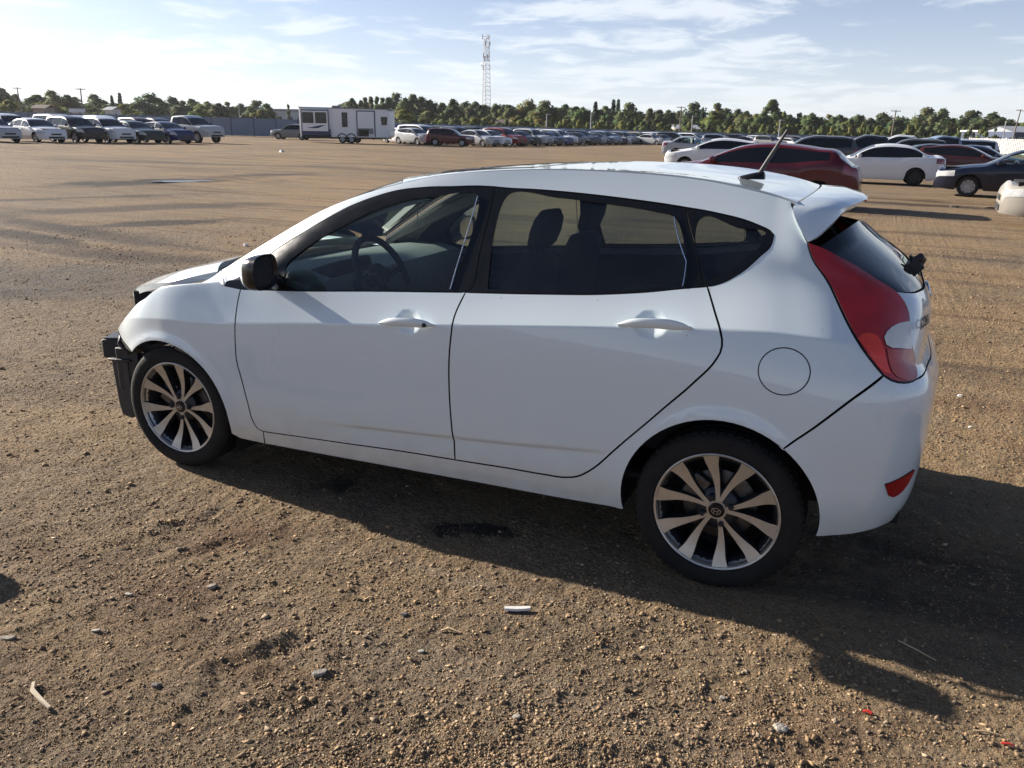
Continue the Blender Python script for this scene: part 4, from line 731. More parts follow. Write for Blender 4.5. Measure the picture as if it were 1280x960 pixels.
# ------------------------------------------------------------------ the other vehicles of the yard
CARPAINT = mat('car_paint', (.5,.5,.5), .34, coat=.45, spec=.3, objcol=True, noise=(2.5, .025, (.30,.27,.22)))
CARGLASS = mat('tinted_car_glass', (.006,.007,.009), .05, spec=.5, noise=(3., .3, (.014,.015,.017)))
def clear_glass(): return GLASSF
RIM = mat('wheel_silver', (.42,.42,.43), .4, metal=.5, noise=(14., .4, (.22,.2,.18)))
RIMD = mat('wheel_black', (.03,.03,.03), .6, noise=(14., .4, (.07,.06,.05)))
TAIL = mat('tail_lamp', (.22,.012,.01), .18, coat=1., noise=(8., .4, (.10,.004,.004)))
KINDS = {
 'sedan': dict(L=4.60, W=1.79, R=.315, zl=.20, wx=(.93,3.63), tum=.52, ws=(1.36,2.16), rw=(3.42,4.00),
   top=[(0,.62),(.03,.72),(.30,.82),(1.0,.95),(1.32,.99),(1.45,1.05),(2.1,1.385),(2.5,1.455),(3.0,1.455),(3.45,1.385),(4.0,1.11),(4.12,1.085),(4.5,1.05),(4.57,.97),(4.60,.74)],
   belt=[(0,.74),(1.0,.87),(1.45,.93),(3.0,.985),(4.0,1.02),(4.6,1.0)], win=[(1.50,2.42),(2.50,3.36),(3.42,3.78)]),
 'hatch': dict(L=4.34, W=1.80, R=.32, zl=.20, wx=(.90,3.54), tum=.52, ws=(1.12,1.95), rw=(3.90,4.16),
   top=[(0,.62),(.03,.74),(.30,.86),(.9,.99),(1.10,1.03),(1.25,1.10),(1.9,1.39),(2.4,1.475),(2.9,1.465),(3.5,1.39),(3.86,1.315),(3.92,1.26),(4.14,1.03),(4.28,.93),(4.34,.70)],
   belt=[(0,.78),(.9,.90),(1.2,.955),(3.0,1.045),(3.7,1.12),(4.34,1.0)], win=[(1.25,2.28),(2.36,3.18),(3.24,3.72)]),
 'suv': dict(L=4.70, W=1.86, R=.36, zl=.27, wx=(.95,3.68), tum=.36, ws=(1.30,1.98), rw=(4.38,4.60),
   top=[(0,.72),(.03,.86),(.25,.98),(1.1,1.09),(1.28,1.12),(1.40,1.19),(1.95,1.56),(2.35,1.68),(3.2,1.71),(4.1,1.66),(4.36,1.58),(4.42,1.50),(4.58,1.16),(4.66,1.05),(4.70,.80)],
   belt=[(0,.92),(1.1,1.02),(1.4,1.06),(3.4,1.12),(4.3,1.17),(4.7,1.1)], win=[(1.42,2.40),(2.48,3.40),(3.48,4.25)]),
 'pickup': dict(L=5.80, W=1.98, R=.41, zl=.42, wx=(1.05,4.62), tum=.30, ws=(1.45,2.08), rw=(3.66,3.86),
   top=[(0,.88),(.03,1.06),(.2,1.17),(1.2,1.27),(1.42,1.29),(1.52,1.36),(2.05,1.76),(2.35,1.90),(3.3,1.91),(3.64,1.86),(3.70,1.80),(3.88,1.36),(3.95,1.34),(5.70,1.34),(5.77,1.32),(5.80,1.0)],
   belt=[(0,1.1),(1.2,1.21),(1.5,1.24),(3.9,1.28),(5.8,1.28)], win=[(1.55,2.52),(2.62,3.58)]),
 'van': dict(L=5.05, W=1.96, R=.34, zl=.24, wx=(.98,3.98), tum=.30, ws=(1.05,1.90), rw=(4.76,4.96),
   top=[(0,.70),(.03,.86),(.25,.98),(.85,1.12),(1.02,1.17),(1.15,1.25),(1.8,1.60),(2.2,1.74),(3.2,1.78),(4.4,1.74),(4.74,1.66),(4.80,1.58),(4.95,1.20),(5.02,1.05),(5.05,.80)],
   belt=[(0,.92),(.9,1.02),(1.2,1.06),(3.4,1.12),(5.05,1.12)], win=[(1.15,2.22),(2.30,3.40),(3.48,4.62)]),
}
class Body:
    FR = np.array([0,.05,.18,.36,.55,.74,.90,1.0])
    def __init__(s, k):
        s.k = k; s.tp = np.array(k['top']); s.bt = np.array(k['belt']); s.nb = len(s.FR)
    def top(s, x): return float(hermite(s.tp[:, 0], s.tp[:, 1])(x))
    def width(s, x):
        k = s.k; f = max(0, (.75-x)/.75); r = max(0, (x-(k['L']-.65))/.65); return k['W']/2*(1-.26*f**2.4-.20*r**2.6)
    def low(s, x):
        k = s.k; z = k['zl']+.05*max(0, (.5-x)/.5)+.08*max(0, (x-(k['L']-.6))/.6)
        for w in k['wx']:
            r = k['R']*1.13; d = abs(x-w)
            if d < r: z = max(z, k['R']+math.sqrt(r*r-d*d))
        return z
    def sec(s, x):
        k = s.k; w = s.width(x); zt = s.top(x); zb = min(float(hermite(s.bt[:, 0], s.bt[:, 1])(x)), zt-.02); zlo = min(s.low(x), zb-.05); P = []
        def yy(z): 
            return w*(1-.075*(max(0, .42-z)/.22)**2-.045*(max(0, z-zb+.14)/.14)**2+.012*math.exp(-((z-(zb-.18))/.05)**2))
        for f in s.FR: z = zlo+(zb-zlo)*f; P.append((x, yy(z), z))
        he = zt-zb; yb = P[-1][1]-.004
        cr = min(.045+.02*(he < .2), he*.8+.004); ze = zt-cr
        for f in (.86, 1.0): z = zb+(ze-zb)*f; P.append((x, max(.1, yb-k['tum']*(z-zb)-(.02 if f == 1 else 0)-.08*max(0, 1-he/.12)*f), z))
        ye = P[-1][1]
        for t in (.82, .5, 0): P.append((x, ye*t, zt-cr*t**2.6))
        return P
    def pt(s, x, r):
        P = np.array(s.sec(x)); i = int(min(r, len(P)-1.001)); f = r-i; return P[i]*(1-f)+P[i+1]*f
    def columns(s):
        k = s.k; xs = set(np.round(np.linspace(0, k['L'], 34), 3)) | {.015,.03,.06,.10,k['L']-.015,k['L']-.04,k['L']-.09}
        for w in k['wx']: xs |= {round(w+k['R']*1.13*math.cos(a), 3) for a in np.linspace(0, pi, 13)}
        for a, b in k['win']+[k['ws'], k['rw']]: xs |= {a, b}
        xs = sorted(x for x in xs if 0 <= x <= k['L']); out = [xs[0]]
        keep = {v for a in k['win']+[k['ws'], k['rw']] for v in a}
        for x in xs[1:]:
            if x-out[-1] < .014:
                if x in keep: out[-1] = x
                continue
            out.append(x)
        return out
def sheet(bd, x0, x1, r0, r1, off, nx=6, nr=4, side=1):
    """a lamp or cover lying on the body between two stations and two rows"""
    V = []
    for x in np.linspace(x0, x1, nx):
        for r in np.linspace(r0, r1, nr):
            p = bd.pt(x, r); a = bd.pt(x+.01, r)-bd.pt(max(0, x-.01), r); b = bd.pt(x, r+.05)-bd.pt(x, max(0, r-.05)); n = np.cross(b, a); n /= max(np.linalg.norm(n), 1e-9)
            if n[1] < 0: n = -n
            q = p+n*off; V.append((q[0], q[1]*side, q[2]))
    return V, grid_faces(nx, nr, side > 0)
def wheel_bits(Rw, y, s, spokes=7):
    t = MB().lathe([(Rw*.62, s*.10),(Rw*.72, s*.112),(Rw*.92, s*.108),(Rw*.99, s*.08),(Rw, 0),(Rw*.99, -s*.09),(Rw*.72, -s*.11),(Rw*.62, -s*.1)], 22)
    r = MB().lathe([(Rw*.66, s*.098),(Rw*.64, s*.105),(Rw*.58, s*.085),(Rw*.54, s*.03),(0, s*.02)], 22)
    for k in range(spokes):
        a = 2*pi*k/spokes+.3; r.box((Rw*.34*cos(a), s*.075, Rw*.34*sin(a)), (Rw*.60, .03, Rw*.15), ry=-a)
    r.lathe([(Rw*.17, s*.06),(Rw*.15, s*.10),(0, s*.104)], 12); return t, r
def build_kind(kn, full, rim=None, glass=None, spokes=7):
    """meshes of one vehicle kind: a dict part -> list of (name, mesh, offset) or one joined mesh"""
    k = KINDS[kn]; bd = Body(k); xs = bd.columns(); S = [bd.sec(x) for x in xs]; nr = len(S[0]); n = len(xs); ox = k['L']/2
    V = []; 
    for s in (1, -1): V += [(p[0]-ox, p[1]*s, p[2]) for q in S for p in q]
    H = n*nr; groups = {}
    def add(g, f): groups.setdefault(g, []).append(f)
    ib = bd.nb-1
    for i in range(n-1):
        xm = (xs[i]+xs[i+1])/2; hm = S[i][ib+2][2]-S[i][ib][2]; hm2 = S[i+1][ib+2][2]-S[i+1][ib][2]
        for j in range(nr-1):
            g = 'body'
            if j == ib and max(hm, hm2) > .10:
                for wi, (a, b) in enumerate(k['win']):
                    if a <= xm <= b: g = 'side%d' % wi
                if g == 'body' and k['win'][0][0] < xm < k['win'][-1][1]: g = 'pillar%d' % sum(b < xm for a, b in k['win'])
            if j >= ib+2 and k['ws'][0] <= xm <= k['ws'][1]: g = 'windshield'
            if j >= ib+2 and k['rw'][0] <= xm <= k['rw'][1]: g = 'rear_window'
            if 1 <= j < ib and full:
                if k['win'][0][0]-.18 < xm < k['win'][0][1]+.03: g = 'front_door'
                elif k['win'][1][0]-.05 < xm < min(k['win'][1][1]+.02, k['wx'][1]-k['R']*.6 if False else 9): g = 'rear_door'
            a, b, c, d = i*nr+j, (i+1)*nr+j, (i+1)*nr+j+1, i*nr+j+1
            for s, o in ((1, 0), (-1, H)):
                gg = g if g in ('body','windshield','rear_window') else g+('L' if s < 0 else 'R')
                add(gg, (a+o, d+o, c+o, b+o) if s > 0 else (a+o, b+o, c+o, d+o))
    for e in (0, n-1):
        r = [e*nr+j for j in range(nr)]+[H+e*nr+j for j in range(nr-2, -1, -1)]; add('body', tuple(r if e == 0 else r[::-1]))
    gl = glass or CARGLASS
    parts = []                                          # (name, mesh, material, child of index or None)
    def sub(name, fs, m, ang=34):
        ids = sorted({i for f in fs for i in f}); mp = {a: b for b, a in enumerate(ids)}
        me = mesh(name, [V[i] for i in ids], [tuple(mp[i] for i in f) for f in fs], m)
        bm = bmesh.new(); bm.from_mesh(me); bmesh.ops.remove_doubles(bm, verts=bm.verts, dist=.002); bm.to_mesh(me); bm.free()
        me.polygons.foreach_set('use_smooth', [True]*len(me.polygons)); me.set_sharp_from_angle(angle=R(ang)); parts.append((name, me, None)); return len(parts)-1
    bi = sub('body', groups['body'], CARPAINT)
    for g, fs in groups.items():
        if g == 'body': continue
        nm = 'windshield' if g == 'windshield' else 'rear_window' if g == 'rear_window' else 'door_pillar' if g[:6] == 'pillar' else 'side_window' if g[:4] == 'side' else g[:-1]
        sub(nm, fs, BLACK if nm == 'door_pillar' else CARPAINT if 'door' in nm else gl)
    def put(name, b, m, ang=40, par=None): parts.append((name, b.mesh(name, m, ang), par)); return len(parts)-1
    def sh(name, x0, x1, r0, r1, m, off=.006, both=True):
        for s in (1, -1):
            v, f = sheet(bd, x0, x1, r0, r1, off, side=s); put(name, MB().add([(x-ox, y, z) for x, y, z in v], f), m)
    L_ = k['L']
    sh('headlight', .03, .52, 4.6, 6.4, LAMP)
    sh('tail_light', L_-.34, L_-.012, 5.0, 6.7, TAIL)
    fb = MB(); w0 = bd.width(0); fb.box((-ox-.004, 0, k['zl']+.14), (.03, w0*1.5, .12)); put('lower_grille', fb, PLASTIC)
    fb = MB(); fb.box((-ox-.002, 0, bd.top(0)-.09), (.03, w0*.95, .10)); put('grille', fb, PLASTIC)
    fb = MB(); fb.box((ox-.002, 0, k['zl']+.17), (.03, bd.width(L_)*1.55, .14)); put('rear_valance', fb, PLASTIC)
    ub = MB(); zb = float(np.interp(2, bd.bt[:, 0], bd.bt[:, 1])); ub.box((0, 0, (k['zl']+.06+zb-.12)/2+.02), (L_-.5, k['W']-.50, zb-.14-k['zl'])); put('underbody', ub, VOID, None)
    for s in (1, -1):
        x = k['win'][0][0]+.16; p = bd.pt(x, ib+.1); b = MB()
        b.lathe([(0,-.10),(.06,-.085),(.085,-.03),(.085,.03),(.06,.075),(0,.09)], 10, 'Y', (x-ox, (p[1]+.12)*s, p[2]+.06)); b.box((x-ox, (p[1]+.02)*s, p[2]+.02), (.06,.12,.03)); put('door_mirror', b, CARPAINT if kn != 'pickup' else BLACK)
        for a, b_ in k['win'][:2]:
            xx = b_-.10; p = bd.pt(xx, ib-1.4); h = MB(); h.box((xx-ox, (p[1]+.012)*s, p[2]), (.17,.03,.028)); put('door_handle', h, CARPAINT)
    for wx in k['wx']:
        for s in (1, -1):
            t, r = wheel_bits(k['R'], 0, s, spokes); c = Vector((wx-ox, (k['W']/2-.125)*s, k['R']))
            for b in (t, r): b.V = [(v[0]+c.x, v[1]+c.y, v[2]+c.z) for v in b.V]
            i = put('wheel', t, RUBBER, 35); put('rim', r, rim or RIM, 35, i)
    if full: return parts
    ms = []; Vv = []; Ff = []; Mi = []
    for nm, me, _ in parts:
        m = me.materials[0]
        if m not in ms: ms.append(m)
        o = len(Vv); Vv += [tuple(v.co) for v in me.vertices]
        for p in me.polygons: Ff.append(tuple(i+o for i in p.vertices)); Mi.append(ms.index(m))
    me = mesh(kn, Vv, Ff); 
    for m in ms: me.materials.append(m)
    me.polygons.foreach_set('material_index', Mi); me.polygons.foreach_set('use_smooth', [True]*len(Ff)); me.set_sharp_from_angle(angle=R(36)); return me
PROTO = {}
def place_car(kn, x, y, front, col, label, name='parked_car', cat='car', group=None, full=False, rim=None, glass=None, sc=1., spokes=7, sink=0.):
    """front = heading of the nose, radians from +X"""
    key = (kn, full, rim.name if rim else '', glass.name if glass else '', spokes)
    if key not in PROTO: PROTO[key] = build_kind(kn, full, rim, glass, spokes)
    z = float(gz(x, y))-sink; rz = front-pi
    e = .8; zx = (float(gz(x+e*cos(rz), y+e*sin(rz)))-float(gz(x-e*cos(rz), y-e*sin(rz))))/(2*e)
    if not full:
        o = link(name, PROTO[key]); o.location = (x, y, z); o.rotation_euler = (0, -math.atan(zx), rz); o.scale = (sc, sc, sc); o.color = (*col, 1); return tag(o, label, cat, group)
    root = empty(name, (x, y, z), rz); root.rotation_euler = (0, -math.atan(zx), rz); root.scale = (sc, sc, sc); tag(root, label, cat, group); objs = []
    for nm, me, par in PROTO[key]:
        o = link(nm, me, objs[par] if par is not None else root); o.color = (*col, 1); objs.append(o)
    return root
def at(px, d): 
    """ground point at bearing px (pixels of the 1280-wide frame) and distance d along the view axis"""
    p = CAM[:2]+FWH*d+RTH*((px-640)/FPX*(d*.9547+.3)); return float(p[0]), float(p[1])
RIGHT = math.atan2(RTH[1], RTH[0])                      # heading that points to the right of the view
WHITE=(.72,.73,.74); SILVER=(.42,.43,.45); GREY=(.17,.175,.18); DGREY=(.07,.075,.08); BLK=(.012,.012,.014); NAVY=(.012,.022,.06); BLUE=(.02,.05,.16); MAROON=(.075,.006,.012); REDC=(.20,.012,.014); BEIGE=(.42,.38,.30); DGREEN=(.02,.035,.035); GOLD=(.30,.25,.17); LBLUE=(.20,.27,.36)
CN = {WHITE:'white',SILVER:'silver',GREY:'grey',DGREY:'dark grey',BLK:'black',NAVY:'navy blue',BLUE:'blue',MAROON:'maroon',REDC:'red',BEIGE:'beige',DGREEN:'dark green',GOLD:'tan',LBLUE:'light blue'}
# near group on the right
G1 = 'cars parked to the right of the hatchback'
place_car('hatch', *at(938, 20.6), pi-R(1), (.085,.003,.009), 'dark red five door hatchback parked directly behind the white hatchback', full=True, group=G1).scale = (1.12, 1.0, .99)
place_car('sedan', *at(1090, 32.0), pi+R(3), WHITE, 'white sedan with black wheels parked behind the dark red hatchback', full=True, rim=RIMD, group=G1)
place_car('sedan', *at(1272, 25.6), pi-R(4), (.002,.005,.020), 'dark navy sedan with a silver wheel cover at the right edge', full=True, glass=GLASSF, group=G1, spokes=9)
place_car('sedan', *at(1416, 16.4), pi-R(3), (.36,.335,.29), 'silver beige car whose nose alone enters at the right edge', full=True, group=G1)
place_car('hatch', *at(890, 37.5), pi+R(8), WHITE, 'white hatchback facing left beyond the dark red hatchback roof', full=True, group=G1)
place_car('sedan', *at(864, 60), R(14), SILVER, 'silver sedan facing right, furthest left of the group behind the roof aerial', full=True, glass=GLASSF, group=G1)
place_car('suv', *at(1006, 43), pi+R(6), DGREY, 'dark grey SUV showing its roof just right of the roof aerial', name='parked_suv', cat='suv', full=True, group=G1)
place_car('pickup', *at(1082, 45), pi+R(4), (.05,.055,.065), 'dark grey double cab pickup behind the dark red hatchback tail', name='pickup_truck', cat='pickup', full=True, group=G1, sc=.93)
place_car('hatch', *at(1146, 38), pi+R(8), BLK, 'black hatchback half hidden behind the white sedan boot', full=True, group=G1)
place_car('hatch', *at(1199, 37), R(-6), (.05,.006,.006), 'stripped dark red hatchback before the white slatted fence', full=True, rim=RIMD, group=G1)
place_car('sedan', *at(1222, 41), R(-6), NAVY, 'navy blue sedan behind the stripped dark red hatchback', group=G1)
k = 0
for px, d, kn, c, hd in ((1122,60,'pickup',WHITE,pi),(1150,62,'van',SILVER,pi),(1172,58,'pickup',LBLUE,pi+.3),(1192,60,'van',WHITE,pi+.2),(1128,52,'suv',DGREY,pi),(1105,66,'van',WHITE,pi)):
    nm = {'pickup':'pickup truck','van':'minivan','suv':'SUV'}[kn]
    place_car(kn, *at(px, d), hd, c, '%s %s %s' % (CN[c], nm, ('directly beyond the white sedan roof','seen over the rear window of the white sedan','seen over the boot of the white sedan','at the left end of the white slatted fence','close behind the white sedan roof','furthest back beyond the white sedan')[k]), name={'pickup':'pickup_truck','van':'minivan','suv':'parked_suv'}[kn], cat={'pickup':'pickup','van':'van','suv':'suv'}[kn], group='vans and trucks by the white fence'); k += 1
# row on the left, noses to the right
hd = RIGHT-R(33)
LR = [('sedan',-8,52.5,SILVER,'silver sedan cut by the left edge of the yard row'),('sedan',49,54.5,WHITE,'white sedan second from the left edge in the left row'),('suv',97,56,BLK,'black SUV between two white cars in the left row'),('suv',136,57.5,(.66,.67,.68),'white crossover right of the black SUV'),('sedan',172,59,DGREEN,'dark green grey sedan between the white crossover and the blue hatchback'),('hatch',211,60.5,(.012,.022,.10),'dark blue hatchback parked in front of the silver pickup'),('pickup',239,64.5,SILVER,'silver crew cab pickup at the right end of the left row')]
for kn, px, d, c, lb in LR:
    place_car(kn, *at(px-7, d), hd if kn != 'pickup' else hd+R(6), c, lb, full=True, group='cars in the left row', name={'suv':'parked_suv','pickup':'pickup_truck'}.get(kn, 'parked_car'), cat={'suv':'suv','pickup':'pickup'}.get(kn, 'car'), sc=.97 if kn == 'suv' else 1.0, glass=None)
for i, (px, d, kn, c) in enumerate(((8,64,'suv',WHITE),(36,66,'sedan',GREY),(70,68,'van',SILVER),(104,69,'suv',WHITE),(126,72,'van',WHITE),(150,72,'sedan',BEIGE),(172,73,'suv',MAROON),(196,74,'suv',BLK))):
    wh = ('above the silver sedan at the left edge','above the rear of the white sedan','above the bonnet of the white sedan','above the black SUV tail','above the black SUV bonnet','above the white crossover','above the dark green grey sedan','above the dark blue hatchback')[i]
    place_car(kn, *at(px, d), hd, c, '%s %s roof showing %s' % (CN[c], {'suv':'SUV','van':'minivan','sedan':'sedan'}[kn], wh), group='second line of the left row', name={'suv':'parked_suv','van':'minivan'}.get(kn,'parked_car'), cat={'suv':'suv','van':'van'}.get(kn,'car'))
place_car('suv', *at(361, 86), RIGHT+pi-R(4), GREY, 'grey crossover facing left at the end of the white trailer', name='parked_suv', cat='suv', group='vehicles beside the trailer', sc=.88)
place_car('sedan', *at(497, 83), RIGHT-R(50), WHITE, 'white wrecked sedan just right of the trailer', group='vehicles beside the trailer')
place_car('hatch', *at(514, 79), RIGHT-R(42), SILVER, 'silver hatchback between the trailer and the maroon SUV', group='vehicles beside the trailer')
place_car('suv', *at(558, 76.5), RIGHT-R(10), (.10,.010,.018), 'maroon SUV side on at the head of the long middle row', name='parked_suv', cat='suv', full=True, group='cars in the long middle row', sc=.9)
# the long middle row, packed side by side
a = np.array(at(590, 79)); b = np.array(at(812, 133)); nA = 24; u = (b-a)/np.linalg.norm(b-a); hdA = RIGHT-R(38); perp = np.array([-cos(hdA), -sin(hdA)])
kinds = ['sedan','hatch','suv','sedan','van','sedan','hatch','suv']; cols = [SILVER,WHITE,REDC,NAVY,BLK,SILVER,DGREY,BLUE,WHITE,GREY,BLK,NAVY,SILVER,DGREY,LBLUE,BLK,WHITE,GREY,NAVY,DGREEN,BEIGE,BLK]
ORD = ['first','second','third','fourth','fifth','sixth','seventh','eighth','ninth','tenth','eleventh','twelfth','thirteenth','fourteenth','fifteenth','sixteenth','seventeenth','eighteenth','nineteenth','twentieth','twenty-first','twenty-second','twenty-third','twenty-fourth']
tn = {'sedan':'sedan','hatch':'hatchback','suv':'SUV','van':'minivan'}
pr = random.Random(4)
for i in range(nA):
    p = a+(b-a)*(i/(nA-1))+perp*pr.uniform(-.5,.5); kn = kinds[(i*5+i//3) % 8]; c = cols[i % len(cols)]
    place_car(kn, p[0], p[1], hdA+pr.uniform(-.06,.06), c, '%s %s, %s to the right of the maroon SUV' % (CN[c], tn[kn], ORD[i]), group='cars in the long middle row', name={'suv':'parked_suv','van':'minivan'}.get(kn,'parked_car'), cat={'suv':'suv','van':'van'}.get(kn,'car'))
for row, (back, s0, s1, cnt) in enumerate(((6.2,-2,1,24),(19,9,6,26),(26,14,10,28))):
    for i in range(cnt):
        p = a-u*(-s0)+(b+u*s1-(a-u*(-s0)))*(i/(cnt-1))+perp*(back+pr.uniform(-.6,.6)); kn = pr.choice(kinds); c = pr.choice(cols)
        place_car(kn, p[0], p[1], hdA+pr.uniform(-.06,.06)+(pi if row == 1 else 0), c, 'small distant %s %s packed in the %s line of the middle row' % (CN[c], tn[kn], ('second','third','rearmost')[row]), group='cars packed behind the front of the middle row')
for i in range(26):
    d = pr.uniform(118, 150); px = 812+i*7.2+pr.uniform(-3,3); kn = pr.choice(kinds); c = pr.choice(cols)
    place_car(kn, *at(px, d), hdA+pr.uniform(-.3,.3), c, 'tiny distant %s %s before the far fence right of the middle row' % (CN[c], tn[kn]), group='cars before the far fence on the right')

# ------------------------------------------------------------------ trailer, fences, mast, poles, sheds, trees
FV = FPX/cos(PITCH)**2                                  # pixels per unit slope at the height of the horizon
def ground_y(px, d): return 161.5+.0272*(px-640)+1.6*FV/d
def frame(px, d, face=None):
    """origin on the ground at a bearing, x axis to the right of the view (turned by face)"""
    x, y = at(px, d); return (x, y, float(gz(x, y))), RIGHT+(face or 0)
SIDING = mat('white_siding', (.80,.80,.80), .40, noise=(4., .12, (.55,.55,.54)))
TBLUE = mat('trailer_blue', (.012,.03,.09), .35, noise=(5., .3, (.03,.05,.10)))
TGREY = mat('trailer_grey', (.20,.21,.22), .4, noise=(5., .3, (.3,.3,.3)))
# travel trailer
o, rz = frame(430.5, 77, R(-4)); TL, TH = 8.7, 2.62; TSC = .93
tr = empty('travel_trailer', o, rz, label='long white travel trailer with dark blue skirt parked across the yard', cat='trailer')
b = MB(); b.prism([(-TL/2,.55),(TL/2-.15,.55),(TL/2,.75),(TL/2,3.0),(TL/2-.3,3.12),(-TL/2,3.22)], -1.2, 1.2); tb = b.build('body', SIDING, tr, bevel=.05)
MB().box((0,0,3.19),(TL+.1,2.5,.07), ry=R(.6)).build('roof_edge', TGREY, tr)
MB().box((-1.0,0,3.32),(.95,.8,.24), taper=.8).build('roof_air_conditioner', TGREY, tr, bevel=.03)
so_ = MB().box((-2.75,-1.33,2.0),(2.55,.30,1.85)).build('slide_out', SIDING, tr, bevel=.02)
for x in (-3.42,-2.18):
    w = MB(); w.box((x,-1.49,2.30),(1.08,.03,.98)); w = w.build('window_frame', BLACK, so_, bevel=.01); MB().box((x,-1.508,2.32),(.98,.02,.84)).build('window_pane', CARGLASS, so_)
f = MB(); f.box((-4.05,-1.49,2.05),(.09,.03,2.0)); f.box((-1.45,-1.49,2.05),(.09,.03,2.0)); f.box((-2.75,-1.492,2.98),(2.65,.03,.09)); f.build('slide_out_frame', TBLUE, so_)
MB().box((-2.72,-1.25,.98),(2.75,.36,.55)).build('skirt', TBLUE, tr); MB().box((-2.72,-1.255,.60),(2.8,.30,.34)).build('lower_skirt', BLACK, tr)
MB().add([(-3.6,-1.50,1.35),(-2.2,-1.50,1.62),(-1.75,-1.50,1.62),(-2.5,-1.50,1.35)], [(0,1,2,3)]).build('swoosh_decal', TBLUE, so_)
w = MB().box((.05,-1.215,2.15),(.54,.03,1.32)).build('window_frame', BLACK, tr, bevel=.01); MB().box((.05,-1.235,2.15),(.44,.02,1.2)).build('window_pane', CARGLASS, w)
w = MB(); w.box((1.23,-1.215,1.82),(.09,.03,2.35)); w.box((2.95,-1.215,1.82),(.09,.03,2.35)); w.box((2.09,-1.218,2.96),(1.75,.03,.09)); w.build('ramp_door_frame', TBLUE, tr)
MB().box((2.09,-1.21,1.90),(1.58,.03,2.0)).build('side_door', SIDING, tr, bevel=.01)
MB().box((2.0,-1.24,1.15),(1.6,.05,.50)).build('lower_panel', TGREY, tr); MB().box((1.85,-1.27,.98),(1.0,.06,.62)).build('storage_hatch', BLACK, tr, bevel=.03)
w = MB().box((3.85,-1.215,2.05),(.62,.03,.8)).build('window_frame', BLACK, tr, bevel=.01); MB().box((3.85,-1.235,2.05),(.54,.02,.68)).build('window_pane', CARGLASS, w)
MB().box((3.86,-1.212,1.35),(.66,.04,1.45)).build('entry_door', SIDING, tr, bevel=.01)
MB().box((0,0,.50),(TL-.6,2.1,.14)).build('chassis', BLACK, tr)
for x in (-.25,.62):
    for s in (-1,1):
        t, r = wheel_bits(.36, 0, s); 
        for q in (t, r): q.V = [(v[0]+x, v[1]+1.08*s, v[2]+.36) for v in q.V]
        wo_ = t.build('wheel', RUBBER, tr, 35); r.build('rim', RIM, wo_, 35)
    MB().tube([(x+.46*cos(a), -1.22, .42+.46*sin(a)) for a in np.linspace(0, pi, 10)], .05, 6).build('wheel_arch', BLACK, tr)
MB().tube([(TL/2-.5,0,.55),(TL/2-.5,0,.05)], .05, 6).build('jack', STEEL, tr)
tr.scale = (TSC, TSC, TSC)
# blue grey sheet fence: one fence, each sheet and each post a part
FM = mat('fence_sheet', (.16,.20,.27), .6, noise=(.8, .5, (.22,.25,.29))); FP = mat('fence_post', (.07,.085,.12), .6, noise=(2., .4, (.10,.11,.13)))
path = [(-70,104),(120,100),(285,97),(395,100),(520,122),(700,146),(850,160),(1030,158),(1180,150)]
P = [np.array(at(px, d)) for px, d in path]; fen = empty('boundary_fence', (*P[2], float(gz(*P[2]))), 0, label='long blue grey sheet fence running along the far side of the yard', cat='fence'); F0 = np.array([*P[2], float(gz(*P[2]))])
FH = 2.0; pm = MB().box((0,0,FH/2+.05),(.10,.10,FH+.1)).mesh('post', FP)
for i in range(len(P)-1):
    e = P[i+1]-P[i]; ln = np.linalg.norm(e); n = max(1, round(ln/2.35)); e = e/ln; st_ = ln/n; a_ = math.atan2(e[1], e[0])
    b = MB(); b.box((st_/2,0,FH/2+.03),(st_-.08,.03,FH-.06)); 
    for z in (.10, FH*.5, FH-.04): b.box((st_/2,-.028,z),(st_-.10,.03,.06))
    sm_ = b.mesh('fence_sheet', FM)
    for k_ in range(n):
        p = P[i]+e*st_*k_; z = float(gz(*p)); z2 = float(gz(*(p+e*st_)))
        for nm, me in (('fence_sheet', sm_), ('fence_post', pm)):
            q = link(nm, me, fen); q.location = (p[0]-F0[0], p[1]-F0[1], z-F0[2]); q.rotation_euler = (0, -math.atan2(z2-z, st_) if nm == 'fence_sheet' else 0, a_)
# white slatted fence on the right: the slats are a few pixels wide, joined per bay
WF = mat('white_fence_slat', (.62,.60,.56), .6, noise=(1.5, .4, (.5,.46,.40)))
a = np.array(at(1206, 128)); b_ = np.array(at(1330, 112)); e = (b_-a)/np.linalg.norm(b_-a); ln = np.linalg.norm(b_-a); z0 = float(gz(*a))
wf = empty('slatted_fence', (*a, z0), math.atan2(e[1], e[0]), label='white slatted fence in sunlight at the right edge of the yard', cat='fence')
nb = 5
for k_ in range(nb):
    m_ = MB(); x0 = ln/nb*k_; z = float(gz(*(a+e*x0)))-z0
    for j in range(11): m_.box((x0+.12+j*ln/nb/11, 0, z+1.12), (.19,.05,2.05))
    for zz_ in (.35, 1.75): m_.box((x0+ln/nb/2, .05, z+zz_), (ln/nb-.05,.05,.10))
    q = m_.build('slats', WF, wf); q['kind'] = 'stuff'
    MB().box((x0, .02, z+1.15),(.12,.12,2.3)).build('fence_post', WF, wf)
